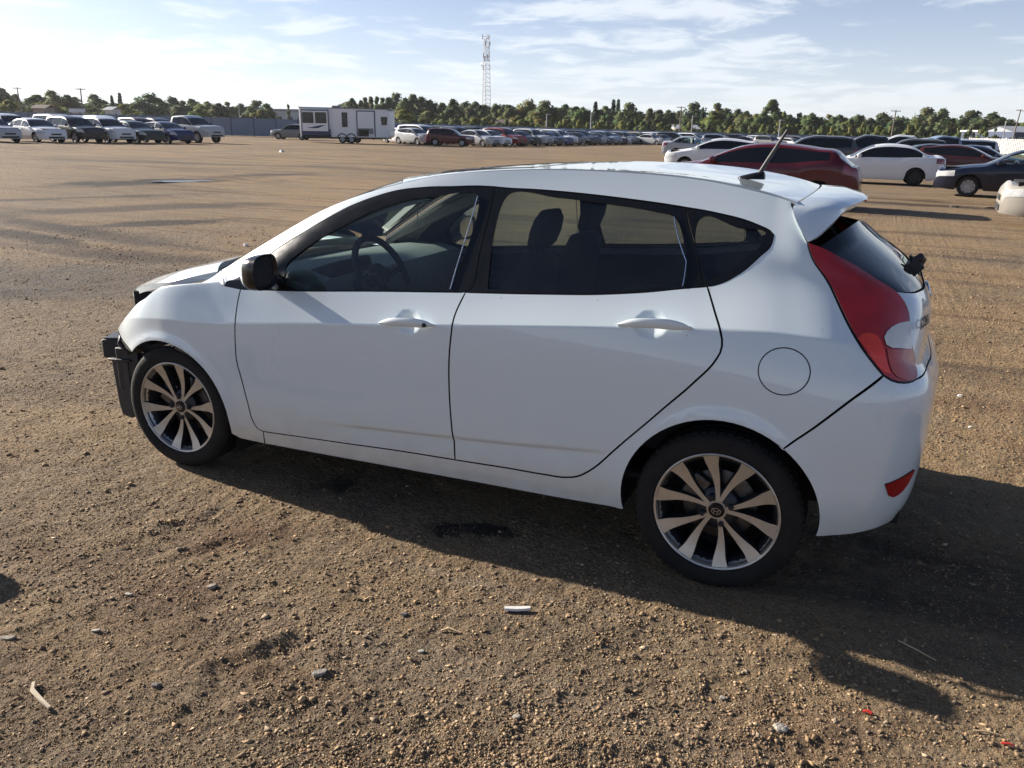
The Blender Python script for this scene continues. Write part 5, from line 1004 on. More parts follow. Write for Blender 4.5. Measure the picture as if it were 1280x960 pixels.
# lattice mast
MS = mat('galvanised_steel', (.30,.31,.32), .5, metal=.5, noise=(2., .4, (.36,.25,.22)))
d = 300; o, rz = frame(602.5, d); ms = empty('radio_mast', o, rz+.4, label='tall steel lattice radio mast rising behind the trees', cat='mast'); HM = (ground_y(602.5, d)-48)*d/FV
def leg(k_, t): w = 1.95-.95*min(1, t*1.05); an = 2*pi*k_/3; return Vector((w*cos(an), w*sin(an), HM*t))
for k_ in range(3): MB().tube([leg(k_, t) for t in np.linspace(0, .97, 5)], .085, 6).build('mast_leg', MS, ms)
nbay = 22
for i in range(nbay):
    t0, t1 = i/nbay*.97, (i+1)/nbay*.97; m_ = MB()
    for k_ in range(3): m_.tube([leg(k_, t1), leg((k_+1)%3, t1)], .05, 4); m_.tube([leg(k_, t0), leg((k_+1)%3, t1)], .04, 4)
    q = m_.build('bracing', MS, ms); q['kind'] = 'stuff'
for z, n_, r_ in ((.985,3,1.3),(.92,3,1.25),(.88,2,1.2),(.80,3,1.1),(.77,2,1.1),(.68,2,1.2)):
    for k_ in range(n_): an = 2*pi*k_/n_+z*9; MB().box((r_*cos(an), r_*sin(an), HM*z), (.22,.22,1.5), rz=an).build('antenna', MS, ms)
MB().lathe([(0,-.2),(.55,0),(.5,.1)], 14, 'X', (-1.8,0,HM*.71)).build('dish', MS, ms); MB().box((.3,0,HM*.99),(2.9,.10,.10)).build('top_platform', MS, ms); MB().tube([(0,0,HM*.95),(0,0,HM*1.015)], .07, 6).build('lightning_rod', MS, ms)
# utility poles and lamp posts
WOOD = mat('weathered_wood', (.15,.12,.095), .9, noise=(6., .6, (.24,.21,.18))); LPM = mat('grey_pole', (.36,.36,.36), .6, noise=(3., .4, (.26,.26,.26)))
def pole(px, ytop, d, kind, lean=0., label=None):
    o, rz = frame(px, d); h = (ground_y(px, d)-ytop)*d/FV
    nm = 'utility_pole' if kind == 'u' else 'lamp_post'; t = empty(nm, o, rz, label=label, cat='pole' if kind == 'u' else 'lamp post'); t.rotation_euler = (0, lean, rz)
    MB().tube([(0,0,0),(0,0,h*.5),(0,0,h)], [.16,.13,.10] if kind == 'u' else [.12,.10,.08], 8).build('pole', WOOD if kind == 'u' else LPM, t, 60)
    if kind == 'u':
        MB().box((0,0,h*.965),(1.7,.09,.09)).build('crossarm', WOOD, t)
        for x in (-.75,-.35,.35,.75): MB().lathe([(.05,h*.965+.06),(.07,h*.965+.16),(.03,h*.965+.26),(0,h*.965+.26)], 8, 'Z', (x,0,0)).build('insulator', LPM, t)
    else: MB().box((.35,0,h),(.8,.30,.14)).build('lamp_head', LPM, t, bevel=.03)
    return t, h, o
pole(24,110,170,'u',0,'utility pole above the trees at the left edge'); pole(101,111,150,'u',R(1.5),'wooden utility pole over the black SUV in the left row')
pole(733,141,150,'l',0,'pale lamp post before the trees near the middle'); pole(678,143,150,'l',0,'lamp post in front of the tree line right of the mast')
pole(844,133,165,'u',0,'tall utility pole before the dark tree right of the middle'); pole(859,145,160,'l',0,'short grey lamp post beside the grey roofed house')
pole(968,150,140,'l',0,'lamp post left of the roof aerial tip'); pA = pole(1108,137,150,'u',R(2),'utility pole leaning right above the white sedan'); pB = pole(1259,136,165,'u',R(5),'utility pole leaning right by the pale shed'); pole(1248,152,160,'l',0,'thin pale post in front of the pale shed')
pole(296,130,170,'l',0,'thin pole before the trees left of the trailer')
# sheds and houses beyond the fence
ROOFS = mat('roof_grey', (.25,.27,.30), .7, noise=(.8, .4, (.32,.33,.34))); ROOFB = mat('roof_brown', (.11,.075,.06), .8, noise=(1., .4, (.16,.12,.10))); WALLW = mat('pale_wall', (.52,.53,.53), .7, noise=(.6, .4, (.42,.42,.41))); WALLB = mat('blue_wall', (.035,.05,.10), .6, noise=(.6, .4, (.06,.08,.13))); WALLT = mat('tan_wall', (.30,.25,.20), .8, noise=(.6, .4, (.22,.18,.15)))
def shed(px0, px1, ytop, yeave, d, wall, roof, name, label, cat, depth=8., gable=True, windows=0, turn=0., doors=0):
    px = (px0+px1)/2; o, rz = frame(px, d, turn); w = (px1-px0)/FPX*d*.955; he = (ground_y(px, d)-yeave)*d/FV; ht = (ground_y(px, d)-ytop)*d/FV
    t = empty(name, o, rz, label=label, cat=cat)
    wl = MB().box((0, depth/2, he/2),(w, depth, he)).build('wall', wall, t)
    r = MB(); ov = .4
    if gable: r.add([(-w/2-ov,-ov,he-.1),(w/2+ov,-ov,he-.1),(w/2+ov,depth/2,ht),(-w/2-ov,depth/2,ht),(-w/2-ov,depth+ov,he-.1),(w/2+ov,depth+ov,he-.1)], [(0,1,2,3),(3,2,5,4)]); r.add([(-w/2,.01,he),(-w/2,depth-.01,he),(-w/2,depth/2,ht-.05)], [(0,1,2)]); r.add([(w/2,.01,he),(w/2,depth-.01,he),(w/2,depth/2,ht-.05)], [(0,1,2)])
    else: r.box((0, depth/2, (he+ht)/2),(w+.5, depth+.5, max(.15, ht-he)))
    r.build('roof', roof, t)
    for k_ in range(windows):
        x = -w/2+w*(k_+.5)/windows; f = MB().box((x,-.03,he*.58),(min(1.3,w/windows*.5),.06,min(1.1,he*.4))).build('window', WALLW if wall is not WALLW else TGREY, t); MB().box((x,-.07,he*.58),(min(1.1,w/windows*.42),.03,min(.9,he*.33))).build('pane', CARGLASS, f)
    for k_ in range(doors): MB().box((-w/2+w*(k_+.5)/doors,-.03,he*.4),(min(3.,w/doors*.6),.06,he*.8)).build('door', WALLB if wall is WALLW else WALLW, t)
    return t
shed(312,392,136.5,139.5,230,WALLW,ROOFS,'warehouse','long low white warehouse behind the left end of the trailer','building',20,False,6,0,0)
shed(39,54,131,135,190,WALLT,ROOFB,'house','brown roofed house among the trees at the left edge','house',4,True,2)
shed(88,100,136,140,140,WALLW,ROOFS,'white_tent','small white gabled shed above the black SUV','shed',2,True,0,R(20),1)
shed(128,139,133.5,137,150,WALLW,ROOFS,'garden_shed','pale gabled shed above the white crossover','shed',2,True,1,R(-20))
shed(486,512,144.5,147.5,175,WALLB,TBLUE,'open_shed','dark blue flat roofed shed right of the trailer','shed',8,False,0,0,2)
shed(840,868,155.5,160.5,190,WALLT,ROOFS,'house','grey roofed house below the tall dark tree','house',9,True,3)
shed(616,634,149,155,185,WALLT,ROOFB,'house','brown house half hidden by trees right of the mast','house',8,True,2)
shed(1227,1254,162.5,164.5,175,WALLB,WALLW,'long_shed','low shed with pale roof and dark wall beside the leaning pole','shed',10,False,0,0,3)
shed(1262,1300,157,164.5,165,WALLB,ROOFS,'barn','grey roofed dark blue barn at the right edge','barn',12,True,2)
# ---- trees: a tapered trunk with limbs and a crown of leaf sprays
def leaf_mat(name, c1, c2):
    m = bpy.data.materials.new(name); m.use_nodes = True; nt = m.node_tree; b = nt.nodes['Principled BSDF']; L = nt.links.new
    vc = N(nt, 'ShaderNodeVertexColor', layer_name='tint'); oi = N(nt, 'ShaderNodeObjectInfo'); x = N(nt, 'ShaderNodeMix', data_type='RGBA', blend_type='MULTIPLY'); x.inputs['Factor'].default_value = 1; L(vc.outputs['Color'], x.inputs['A']); L(oi.outputs['Color'], x.inputs['B'])
    L(x.outputs['Result'], b.inputs['Base Color']); b.inputs['Roughness'].default_value = .65; b.inputs['Specular IOR Level'].default_value = .25
    tl = N(nt, 'ShaderNodeBsdfTranslucent'); L(x.outputs['Result'], tl.inputs['Color']); ms_ = N(nt, 'ShaderNodeMixShader'); ms_.inputs[0].default_value = .45; L(b.outputs[0], ms_.inputs[1]); L(tl.outputs[0], ms_.inputs[2]); L(ms_.outputs[0], nt.nodes['Material Output'].inputs[0]); return m
LEAF = leaf_mat('leaves', None, None); BARK = mat('bark', (.085,.065,.05), .95, noise=(5., .5, (.13,.11,.09)))
def leaves(C, Rr, n, size, g, flat=.6):
    """n leaf sprays round the centres C (k,3) of radii Rr"""
    k_ = g.integers(0, len(C), n); dv = g.normal(size=(n, 3)); dv /= np.linalg.norm(dv, axis=1, keepdims=True); r = g.random(n)**.45
    P_ = C[k_]+dv*(r*Rr[k_])[:, None]*[1,1,flat+.2]; a_ = g.normal(size=(n,3)); a_ /= np.linalg.norm(a_, axis=1, keepdims=True); b2 = np.cross(a_, g.normal(size=(n,3))); b2 /= np.maximum(np.linalg.norm(b2, axis=1, keepdims=True), 1e-6)
    s = size*(.6+.8*g.random(n))[:, None]; Q = np.stack([P_-a_*s, P_+b2*s*.55, P_+a_*s, P_-b2*s*.55], 1)
    base = np.array([.118,.150,.060]); t = g.random(len(C)); tint = base*(1+.35*(t[k_]-.5))[:, None]*(1+.2*(g.random(n)-.5))[:, None]; tint[:, 0] *= (.8+.5*g.random(len(C)))[k_]
    nn = (P_-C[k_]); nn = nn/np.maximum(np.linalg.norm(nn, axis=1, keepdims=True), 1e-6)*.8+np.array([0,0,.35]); nn /= np.linalg.norm(nn, axis=1, keepdims=True)
    gn = np.cross(Q[:, 2]-Q[:, 0], Q[:, 3]-Q[:, 1]); fl = (gn*nn).sum(1) < 0; Q[fl] = Q[fl][:, ::-1]      # leaves face outwards from their spray
    return Q, tint, nn
def tree_meshes(seed, kind):
    g = np.random.default_rng(seed); tb = MB()
    if kind == 'conifer':
        tb.tube([(0,0,0),(0,0,5),(0,0,10)], [.22,.14,.03], 7); C = []; Rr = []
        for i in range(16):
            z = 1.0+i*.56; rad = 2.0*(1-z/10.4)+.12; nb_ = max(4, int(10*(1-i/17)))
            for k_ in range(nb_): an = 2*pi*k_/nb_+i*.7; q = rad*(.55+.35*g.random()); C.append((q*cos(an), q*sin(an), z-.2*q)); Rr.append(.30+rad*.20)
        C += [(0,0,9.7)]; Rr += [.25]; Q, tint, nn = leaves(np.array(C), np.array(Rr), 2200, .30, g); tint = tint*[.55,.75,.9]
    else:
        tall = {'round':1.0,'tall':1.0,'wide':1.0,'poplar':1.0,'bush':1.0}[kind]; w = {'round':2.9,'tall':2.2,'wide':3.8,'poplar':1.3,'bush':4.2}[kind]; z0 = {'bush':.1,'poplar':.4}.get(kind, .45)
        n = {'round':26,'tall':26,'wide':32,'poplar':20,'bush':18}[kind]; C = []; Rr = []
        while len(C) < n:
            p = g.uniform(-1, 1, 3)
            if (p**2).sum() > 1: continue
            z = z0+(10-z0)*(p[2]*.5+.5); prof = (1-abs(p[2])**2.4)*(1-.25*max(0, p[2])) if kind != 'poplar' else 1
            C.append((p[0]*w*max(.35, prof), p[1]*w*max(.35, prof), min(z, 9.3))); Rr.append(g.uniform(.55, 1.25)*(w/2.9)**.6)
        C.append((g.uniform(-.4,.4), 0, 9.2)); Rr.append(.7); C = np.array(C); Rr = np.array(Rr)
        tb.tube([(0,0,0),(.08,.05,2.2),(0,.1,5),(.1,0,8)], [.28,.22,.15,.05], 7)
        for i in range(8): c = C[g.integers(0, len(C))]; h = g.uniform(1.6, 4.5); tb.tube([(0.03,.05,h),(c[0]*.5,c[1]*.5,(h+c[2])/2+.3),tuple(c)], [.10,.07,.03], 5)
        Q, tint, nn = leaves(C, Rr*1.2, 3200, .36, g, .75)
    V = Q.reshape(-1, 3); me = bpy.data.meshes.new('crown'); me.from_pydata(V.tolist(), [], np.arange(len(V)).reshape(-1, 4).tolist()); ca = me.color_attributes.new('tint', 'FLOAT_COLOR', 'POINT'); ca.data.foreach_set('color', np.concatenate([np.repeat(tint, 4, 0), np.ones((len(V), 1))], 1).astype(np.float32).ravel()); me.materials.append(LEAF); me.polygons.foreach_set('use_smooth', [True]*len(me.polygons)); me.normals_split_custom_set_from_vertices(np.repeat(nn, 4, 0).tolist())
    return tb.mesh('trunk', BARK, 60), me
TP = {}
def tree(px, ytop, d, kind, wpx=None, col=(1,1,1), label='leafy green tree in the line beyond the fence', group=None, var=0):
    key = (kind, var)
    if key not in TP: TP[key] = tree_meshes(hash((len(kind), ord(kind[0]), var)) % 9973, kind)
    o, rz = frame(px, d); h = (ground_y(px, d)-ytop)*d/FV/9.9; w0 = {'round':3.3,'tall':2.7,'wide':4.3,'poplar':1.75,'bush':4.6,'conifer':2.2}[kind]
    t = empty({'conifer':'conifer_tree','bush':'bush'}.get(kind, 'tree'), o, random.uniform(0, 6.28), label=label, cat='bush' if kind == 'bush' else 'tree', group=group)
    sx = h if wpx is None else wpx/2/FPX*d/w0; t.scale = (sx, sx, h)
    for nm, me in zip(('trunk', 'crown'), TP[key]): c = link(nm, me, t); c.color = (*col, 1)
    return t
YG = (1.5,1.32,.9); LG = (1.3,1.25,1.0); DG = (.70,.80,.85); MG = (.95,1,1); PG = (1.25,1.25,1.35)
T = [(3,111,'round',26,MG),(19,119,'round',20,PG),(45,119,'round',24,MG),(66,114,'wide',30,LG),(84,120,'round',22,MG),(93,122,'round',16,PG),(118,119,'wide',28,MG),(139,119,'conifer',12,DG),(149,117,'conifer',13,DG),(130,131,'bush',22,YG),(10,127,'bush',26,YG),(152,132,'bush',22,YG),
 (163,133,'bush',20,LG),(186,120,'wide',34,DG),(197,123,'round',18,MG),(216,123,'wide',28,DG),(238,124,'round',24,MG),(226,126,'tall',18,MG),(258,128,'round',26,LG),(270,130,'round',22,MG),(281,128,'tall',16,PG),(297,131,'round',26,PG),(246,137,'bush',26,LG),(318,127,'wide',26,MG),(331,130,'tall',16,MG),(323,138,'bush',24,YG),(357,131,'poplar',5,MG),(310,134,'round',18,MG),
 (436,124,'round',18,MG),(447,126,'poplar',10,DG),(453,122,'poplar',10,MG),(460,121,'poplar',10,DG),(467,121,'poplar',10,MG),(474,122,'poplar',10,MG),(482,122,'tall',14,DG),(491,119,'wide',22,DG),(503,123,'round',20,MG),(512,118,'tall',16,MG),(522,121,'round',20,DG),(534,126,'round',20,MG),(548,129,'tall',14,DG),(561,124,'round',18,DG),(576,128,'wide',26,DG),(590,128,'round',24,MG),(601,131,'round',20,MG),(614,131,'tall',14,DG),(630,132,'round',20,MG),(641,136,'round',18,DG),
 (563,133,'wide',30,YG),(500,138,'bush',28,YG),(531,139,'round',22,LG),(548,142,'bush',24,LG),(574,148,'bush',20,YG),(588,148,'bush',22,LG),(620,137,'bush',24,YG),(606,146,'bush',20,LG),(521,146,'bush',22,LG),(486,142,'bush',18,LG),
 (655,127,'wide',28,YG),(676,128,'wide',28,MG),(688,134,'round',18,YG),(700,131,'round',22,DG),(713,133,'round',20,DG),(723,134,'round',20,MG),(738,127,'conifer',16,DG),(749,132,'round',20,DG),(760,125,'conifer',15,DG),(766,124,'conifer',15,DG),(781,131,'wide',26,DG),(794,139,'round',22,DG),(806,136,'tall',14,MG),(817,137,'round',18,MG),(829,138,'round',18,MG),(842,139,'round',20,DG),(860,130,'wide',30,DG),(871,134,'conifer',12,DG),
 (643,146,'bush',22,YG),(668,150,'bush',24,YG),(748,146,'poplar',9,LG),(722,146,'tall',14,LG),(772,152,'bush',16,LG),(796,152,'bush',14,LG),(700,148,'round',18,MG),(664,141,'round',20,LG),
 (890,130,'tall',18,MG),(884,146,'bush',30,YG),(901,138,'wide',26,DG),(914,137,'round',22,DG),(925,139,'round',20,MG),(936,142,'round',18,PG),(946,142,'round',18,DG),(957,125,'tall',20,MG),(963,134,'round',22,MG),(972,140,'bush',18,YG),(979,143,'round',18,DG),(992,141,'tall',14,DG),(1008,141,'round',22,MG),(1018,146,'round',16,LG),(1027,143,'tall',14,LG),(1041,144,'round',22,MG),(1055,148,'round',18,LG),(1066,145,'wide',26,DG),(1080,147,'round',20,MG),(1095,143,'wide',30,DG),(1112,149,'round',22,DG),(1125,151,'round',20,MG),
 (1138,148,'round',18,MG),(1150,137,'wide',30,MG),(1168,137,'wide',28,MG),(1184,148,'tall',16,LG),(1204,140,'wide',36,DG),(1228,142,'wide',34,DG),(1244,147,'round',22,DG),(1258,152,'round',22,MG),(1272,152,'round',22,LG),(1290,152,'round',24,MG)]
SP = {(139,119):'shorter pointed dark conifer of the pair over the left row',(149,117):'taller pointed dark conifer of the pair over the left row',(563,133):'broad yellow green tree left of the mast foot',(957,125):'tallest loose topped tree just left of the roof aerial',(655,127):'sunlit yellow green tree right of the mast',(738,127):'lone pointed conifer behind the pale lamp post',(760,125):'left one of two touching conifers right of the middle',(766,124):'right one of two touching conifers right of the middle',(860,130):'big dark round tree behind the grey roofed house',(1204,140):'broad dark tree left of the pair over the white fence',(1228,142):'broad dark tree right of the pair over the white fence',(1150,137):'left half of the large round tree pair above the navy sedan roof',(1168,137):'right half of the large round tree pair above the parked vans',(884,146):'low yellow green bush right of the grey roofed house',(186,120):'large dark tree above the dark green grey sedan',(357,131):'small lone treetop over the white warehouse',(45,119):'pale tree beside the brown roofed house at the left',(66,114):'tallest loose tree of the left edge right of the brown roof',(216,123):'dark rounded tree above the silver pickup cab',(66,114):'tall loose tree over the brown roofed house'}
tr_ = random.Random(11)
for i, (px, yt, kd, w, c) in enumerate(T):
    zone = 'at the left edge' if px < 160 else 'left of the trailer' if px < 380 else 'between the trailer and the mast' if px < 600 else 'right of the mast' if px < 800 else 'behind the roof aerial' if px < 1000 else 'above the parked cars on the right'
    tone = {YG:'yellow green',LG:'bright green',DG:'dark green',MG:'mid green',PG:'pale green'}[c]; kk = {'bush':'bush','poplar':'narrow poplar','conifer':'conifer','tall':'upright tree','round':'rounded tree','wide':'spreading tree'}[kd]
    d = (175 if kd == 'bush' else 215)+tr_.uniform(-12, 38)
    tree(px, yt+tr_.uniform(-.6,.6), d, kd, w*(1.05 if kd in ('poplar','conifer') else 1.42), tuple(v*tr_.uniform(.9,1.1) for v in c), SP.get((px, yt), '%s %s in the tree line %s' % (tone, kk, zone)), 'trees beyond the fence %s' % zone, i % 3 if kd != 'conifer' else i % 2)
for i in range(128):                                     # the wood behind, seen only through the gaps
    px = -20+i*10.4+tr_.uniform(-6,6)
    if 330 < px < 430: continue
    yt = np.interp(px, [0,160,320,430,640,800,1000,1280], [126,132,138,130,135,142,147,153])+tr_.uniform(-2.5,3)
    tree(px, yt, 285+tr_.uniform(0,25), tr_.choice(['round','wide']), tr_.uniform(32,46), DG if i % 3 else MG, 'dark green tree in the wood behind the tree line', 'trees of the wood behind the tree line', i % 3)
for i in range(96):                                     # scrub along the foot of the fence
    px = 485+i*8.4+tr_.uniform(-4,4)
    yt = np.interp(px, [480,640,800,1000,1280], [150,151,154,157,163])+tr_.uniform(-3.5,2.5)
    tree(px, yt, 178+tr_.uniform(-10,14), 'bush', tr_.uniform(13,22), tr_.choice([LG,MG,DG,YG,MG]), 'low bush in the scrub behind the far fence', 'bushes of the scrub behind the far fence', i % 3)

# ------------------------------------------------------------------ the gravel yard
def vnoise(x, y, seed):
    """smooth lattice noise, about -1..1"""
    xi = np.floor(x).astype(np.int64); yi = np.floor(y).astype(np.int64); fx = x-xi; fy = y-yi; fx = fx*fx*fx*(fx*(fx*6-15)+10); fy = fy*fy*fy*(fy*(fy*6-15)+10)
    def hsh(a, b): h = (a*374761393+b*668265263+seed*2147483647) & 0xffffffff; h = ((h ^ (h >> 13))*1274126177) & 0xffffffff; return ((h ^ (h >> 16)) & 0xffff)/32767.5-1
    return (hsh(xi, yi)*(1-fx)+hsh(xi+1, yi)*fx)*(1-fy)+(hsh(xi, yi+1)*(1-fx)+hsh(xi+1, yi+1)*fx)*fy
RUTS = [((-.86,-1.58),(-.66,-1.12),.09,.010),((.05,-2.07),(.22,-1.72),.075,.013),((.10,-2.02),(.27,-1.70),.05,-.008),((-11.,4.0),(-5.4,3.5),.35,.03),((-10.,5.3),(-6.,8.6),.35,.02),((-9.6,3.2),(-5.6,1.9),.4,.03),((-3.5,.2),(-1.9,2.6),.2,.012),((1.1,-2.0),(2.1,-1.45),.10,.007),((-1.9,-1.9),(-.6,-2.4),.10,.008),((2.6,.3),(4.2,6.5),.22,.012),((3.1,.2),(4.9,6.2),.22,.012),((-16.5,12.),(-14.8,17.5),.5,.05),((-13.,7.),(-11.,15.),.3,.03)]
def relief(x, y):
    r = np.hypot(x-CAM[0], y-CAM[1]); near = 1-ss(12, 40, r)
    h = .020*vnoise(x*.22, y*.22, 1)*ss(3.5, 9, r)+.010*vnoise(x*.9, y*.9, 2)*near+.0045*vnoise(x*3.1+.4*vnoise(x*2, y*2, 9), y*3.1, 3)*near
    h += (.0042*vnoise(x*11, y*11, 4)+.0034*vnoise(x*27, y*27, 5)+.0030*np.abs(vnoise(x*45, y*45, 6)))*near
    for (ax, ay), (bx, by), w, dp in RUTS:
        ex, ey = bx-ax, by-ay; l2 = ex*ex+ey*ey; t = ((x-ax)*ex+(y-ay)*ey)/l2; wob = .25*w*vnoise(t*4+ax, t*0, 12)
        d = np.abs((x-ax)*-ey+(y-ay)*ex)/math.sqrt(l2)+wob; f = ss(0, .12, t)*(1-ss(.85, 1, t)); lug = .75+.25*np.sign(np.sin(t*math.sqrt(l2)*2*pi/.055))*np.clip(1-r/6, 0, 1)
        h += f*dp*(-np.exp(-(d/w)**4)*lug+.55*np.exp(-((d-1.5*w)/(.35*w))**2))
    wheel_ = np.minimum(np.minimum(np.hypot(x-1.29, np.abs(y)-.75), np.hypot(x+1.27, np.abs(y)-.75)), 1); return h*ss(.05, .28, wheel_)-.004*(1-ss(.1, .3, wheel_))
def axis(a, b, h, g, far):
    c = list(np.arange(a, b, h)); s = h; p = c[-1]; hi = []
    while p < far: s *= g; p += s; hi.append(p)
    s = h; p = c[0]; lo = []
    while p > -far: s *= g; p -= s; lo.append(p)
    return np.array(lo[::-1]+c+hi)
gx = axis(-1.2, 2.75, .0135, 1.043, 2500); gy = axis(-2.5, -.35, .0135, 1.043, 2500); X, Y = np.meshgrid(gx, gy, indexing='ij'); Zr = relief(X.ravel(), Y.ravel()).reshape(X.shape)
Z = gz(X, Y)+Zr; nx, ny = X.shape
gm = bpy.data.meshes.new('ground'); idx = np.arange(nx*ny).reshape(nx, ny); Q = np.stack([idx[:-1,:-1], idx[1:,:-1], idx[1:,1:], idx[:-1,1:]], -1).reshape(-1, 4)
gm.vertices.add(nx*ny); gm.vertices.foreach_set('co', np.stack([X, Y, Z], -1).astype(np.float32).ravel()); gm.loops.add(len(Q)*4); gm.loops.foreach_set('vertex_index', Q.astype(np.int32).ravel()); gm.polygons.add(len(Q)); gm.polygons.foreach_set('loop_start', np.arange(0, len(Q)*4, 4, dtype=np.int32)); gm.polygons.foreach_set('use_smooth', np.ones(len(Q), bool)); gm.update(calc_edges=True)
GM = bpy.data.materials.new('gravel_yard'); GM.use_nodes = True; nt = GM.node_tree; L = nt.links.new; B = nt.nodes['Principled BSDF']; B.inputs['Specular IOR Level'].default_value = .25
tc = N(nt, 'ShaderNodeTexCoord'); OB = tc.outputs['Object']
def noise(scale, detail=5., rough=.6, dist=0., vec=None): n = N(nt, 'ShaderNodeTexNoise', Scale=scale, Detail=detail, Roughness=rough, Distortion=dist); L(vec or OB, n.inputs['Vector']); return n.outputs['Fac']
def rng_(v, a, b, c=0., d=1.): m = N(nt, 'ShaderNodeMapRange'); m.inputs['From Min'].default_value = a; m.inputs['From Max'].default_value = b; m.inputs['To Min'].default_value = c; m.inputs['To Max'].default_value = d; L(v, m.inputs['Value']); return m.outputs[0]
def mixc(f, a, b):
    m = N(nt, 'ShaderNodeMix', data_type='RGBA')
    if isinstance(f, float): m.inputs['Factor'].default_value = f
    else: L(f, m.inputs['Factor'])
    for s, v in (('A', a), ('B', b)):
        if isinstance(v, tuple): m.inputs[s].default_value = (*v, 1)
        else: L(v, m.inputs[s])
    return m.outputs['Result']
def mul(a, b): m = N(nt, 'ShaderNodeMath', operation='MULTIPLY'); L(a, m.inputs[0]); (L(b, m.inputs[1]) if not isinstance(b, float) else setattr(m.inputs[1], 'default_value', b)); return m.outputs[0]
c = mixc(rng_(noise(1.1, 6), .36, .66), (.245,.152,.070), (.315,.212,.108))
c = mixc(rng_(noise(.16, 5, .6, .6), .47, .66, 0, .55), c, (.135,.075,.036))                   # reddish clay
c = mixc(rng_(noise(5., 6, .75), .36, .50, .34, 0), c, (.11,.072,.045)); c = mixc(rng_(noise(.33, 6, .65, .8), .46, .64, 0, .85), c, (.115,.094,.072))                  # dark clods with painted stone shade, then grey stone dust
c = mixc(rng_(noise(.045, 4, .55), .45, .62, 0, .45), c, (.128,.092,.064))
c = mixc(rng_(noise(7., 6, .7), .40, .66, 0, .5), c, (.262,.180,.098))
c = mixc(rng_(noise(24., 5, .75), .50, .64, 0, .55), c, (.29,.21,.12)); c = mixc(rng_(noise(31., 5, .75), .36, .48, .42, 0), c, (.085,.058,.034)); c = mixc(rng_(noise(60., 4, .7), .52, .66, 0, .65), c, (.29,.24,.165)); c = mixc(rng_(noise(85., 4, .7), .34, .47, .60, 0), c, (.065,.046,.028)); c = mixc(rng_(noise(170., 3, .7), .56, .68, 0, .6), c, (.36,.31,.23))
mps = N(nt, 'ShaderNodeMapping'); mps.inputs['Rotation'].default_value = (0, 0, -RIGHT+R(6)); mps.inputs['Scale'].default_value = (.09, .75, 1); L(OB, mps.inputs['Vector'])   # lanes swept by years of driving
st1 = noise(1.6, 7, .66, .5, mps.outputs[0]); c = mixc(rng_(st1, .52, .66, 0, .85), c, (.075,.052,.038)); c = mixc(rng_(st1, .30, .42, .6, 0), c, (.225,.180,.132))
mps2 = N(nt, 'ShaderNodeMapping'); mps2.inputs['Rotation'].default_value = (0, 0, -RIGHT-R(22)); mps2.inputs['Scale'].default_value = (.16, 1.5, 1); L(OB, mps2.inputs['Vector'])
c = mixc(rng_(noise(1.3, 7, .66, .6, mps2.outputs[0]), .55, .68, 0, .55), c, (.105,.060,.034))
def stain(c, x, y, rx, ry, rot, col, amt, soft=.5):
    mp = N(nt, 'ShaderNodeMapping', vector_type='TEXTURE'); mp.inputs['Location'].default_value = (x, y, 0); mp.inputs['Rotation'].default_value = (0, 0, rot); mp.inputs['Scale'].default_value = (rx, ry, 1e3); L(OB, mp.inputs['Vector'])
    g = N(nt, 'ShaderNodeTexGradient', gradient_type='SPHERICAL'); L(mp.outputs[0], g.inputs[0]); n = noise(2.4/max(rx, ry), 5, .65); a = N(nt, 'ShaderNodeMath', operation='ADD'); L(g.outputs['Fac'], a.inputs[0]); L(rng_(n, .2, .8, -.45, .45), a.inputs[1])
    return mixc(rng_(a.outputs[0], .28, .28+soft, 0, amt), c, col)
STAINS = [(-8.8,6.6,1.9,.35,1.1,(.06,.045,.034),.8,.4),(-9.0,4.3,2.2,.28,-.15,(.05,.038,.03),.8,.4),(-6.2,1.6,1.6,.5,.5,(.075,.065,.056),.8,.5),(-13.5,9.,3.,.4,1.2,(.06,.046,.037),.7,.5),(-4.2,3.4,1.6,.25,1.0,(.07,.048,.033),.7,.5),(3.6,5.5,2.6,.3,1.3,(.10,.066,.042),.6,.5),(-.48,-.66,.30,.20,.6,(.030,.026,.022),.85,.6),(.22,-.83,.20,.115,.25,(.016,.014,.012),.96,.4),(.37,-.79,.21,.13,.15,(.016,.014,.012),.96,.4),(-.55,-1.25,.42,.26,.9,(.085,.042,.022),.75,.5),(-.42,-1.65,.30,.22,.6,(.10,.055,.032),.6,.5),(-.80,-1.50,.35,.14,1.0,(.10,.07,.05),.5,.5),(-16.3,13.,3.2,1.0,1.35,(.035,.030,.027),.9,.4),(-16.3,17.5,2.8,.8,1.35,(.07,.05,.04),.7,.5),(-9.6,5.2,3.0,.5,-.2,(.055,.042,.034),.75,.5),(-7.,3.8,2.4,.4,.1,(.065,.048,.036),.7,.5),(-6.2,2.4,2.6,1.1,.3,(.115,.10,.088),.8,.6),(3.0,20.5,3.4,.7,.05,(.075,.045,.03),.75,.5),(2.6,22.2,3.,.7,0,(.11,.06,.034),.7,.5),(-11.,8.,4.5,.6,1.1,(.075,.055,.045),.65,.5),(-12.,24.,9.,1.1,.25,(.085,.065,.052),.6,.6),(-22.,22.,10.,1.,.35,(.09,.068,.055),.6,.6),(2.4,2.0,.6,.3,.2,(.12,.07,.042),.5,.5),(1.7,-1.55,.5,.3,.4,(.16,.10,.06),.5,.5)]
for s in STAINS:
    far_ = math.hypot(s[0], s[1]) > 5; c = stain(c, s[0], s[1], s[2]*(1.4 if far_ else 1), s[3]*(1.6 if far_ else 1), s[4], tuple(v*(.72 if far_ else 1) for v in s[5]), min(.95, s[6]*(1.25 if far_ else 1)), s[7])
L(c, B.inputs['Base Color']); B.inputs['Roughness'].default_value = .93
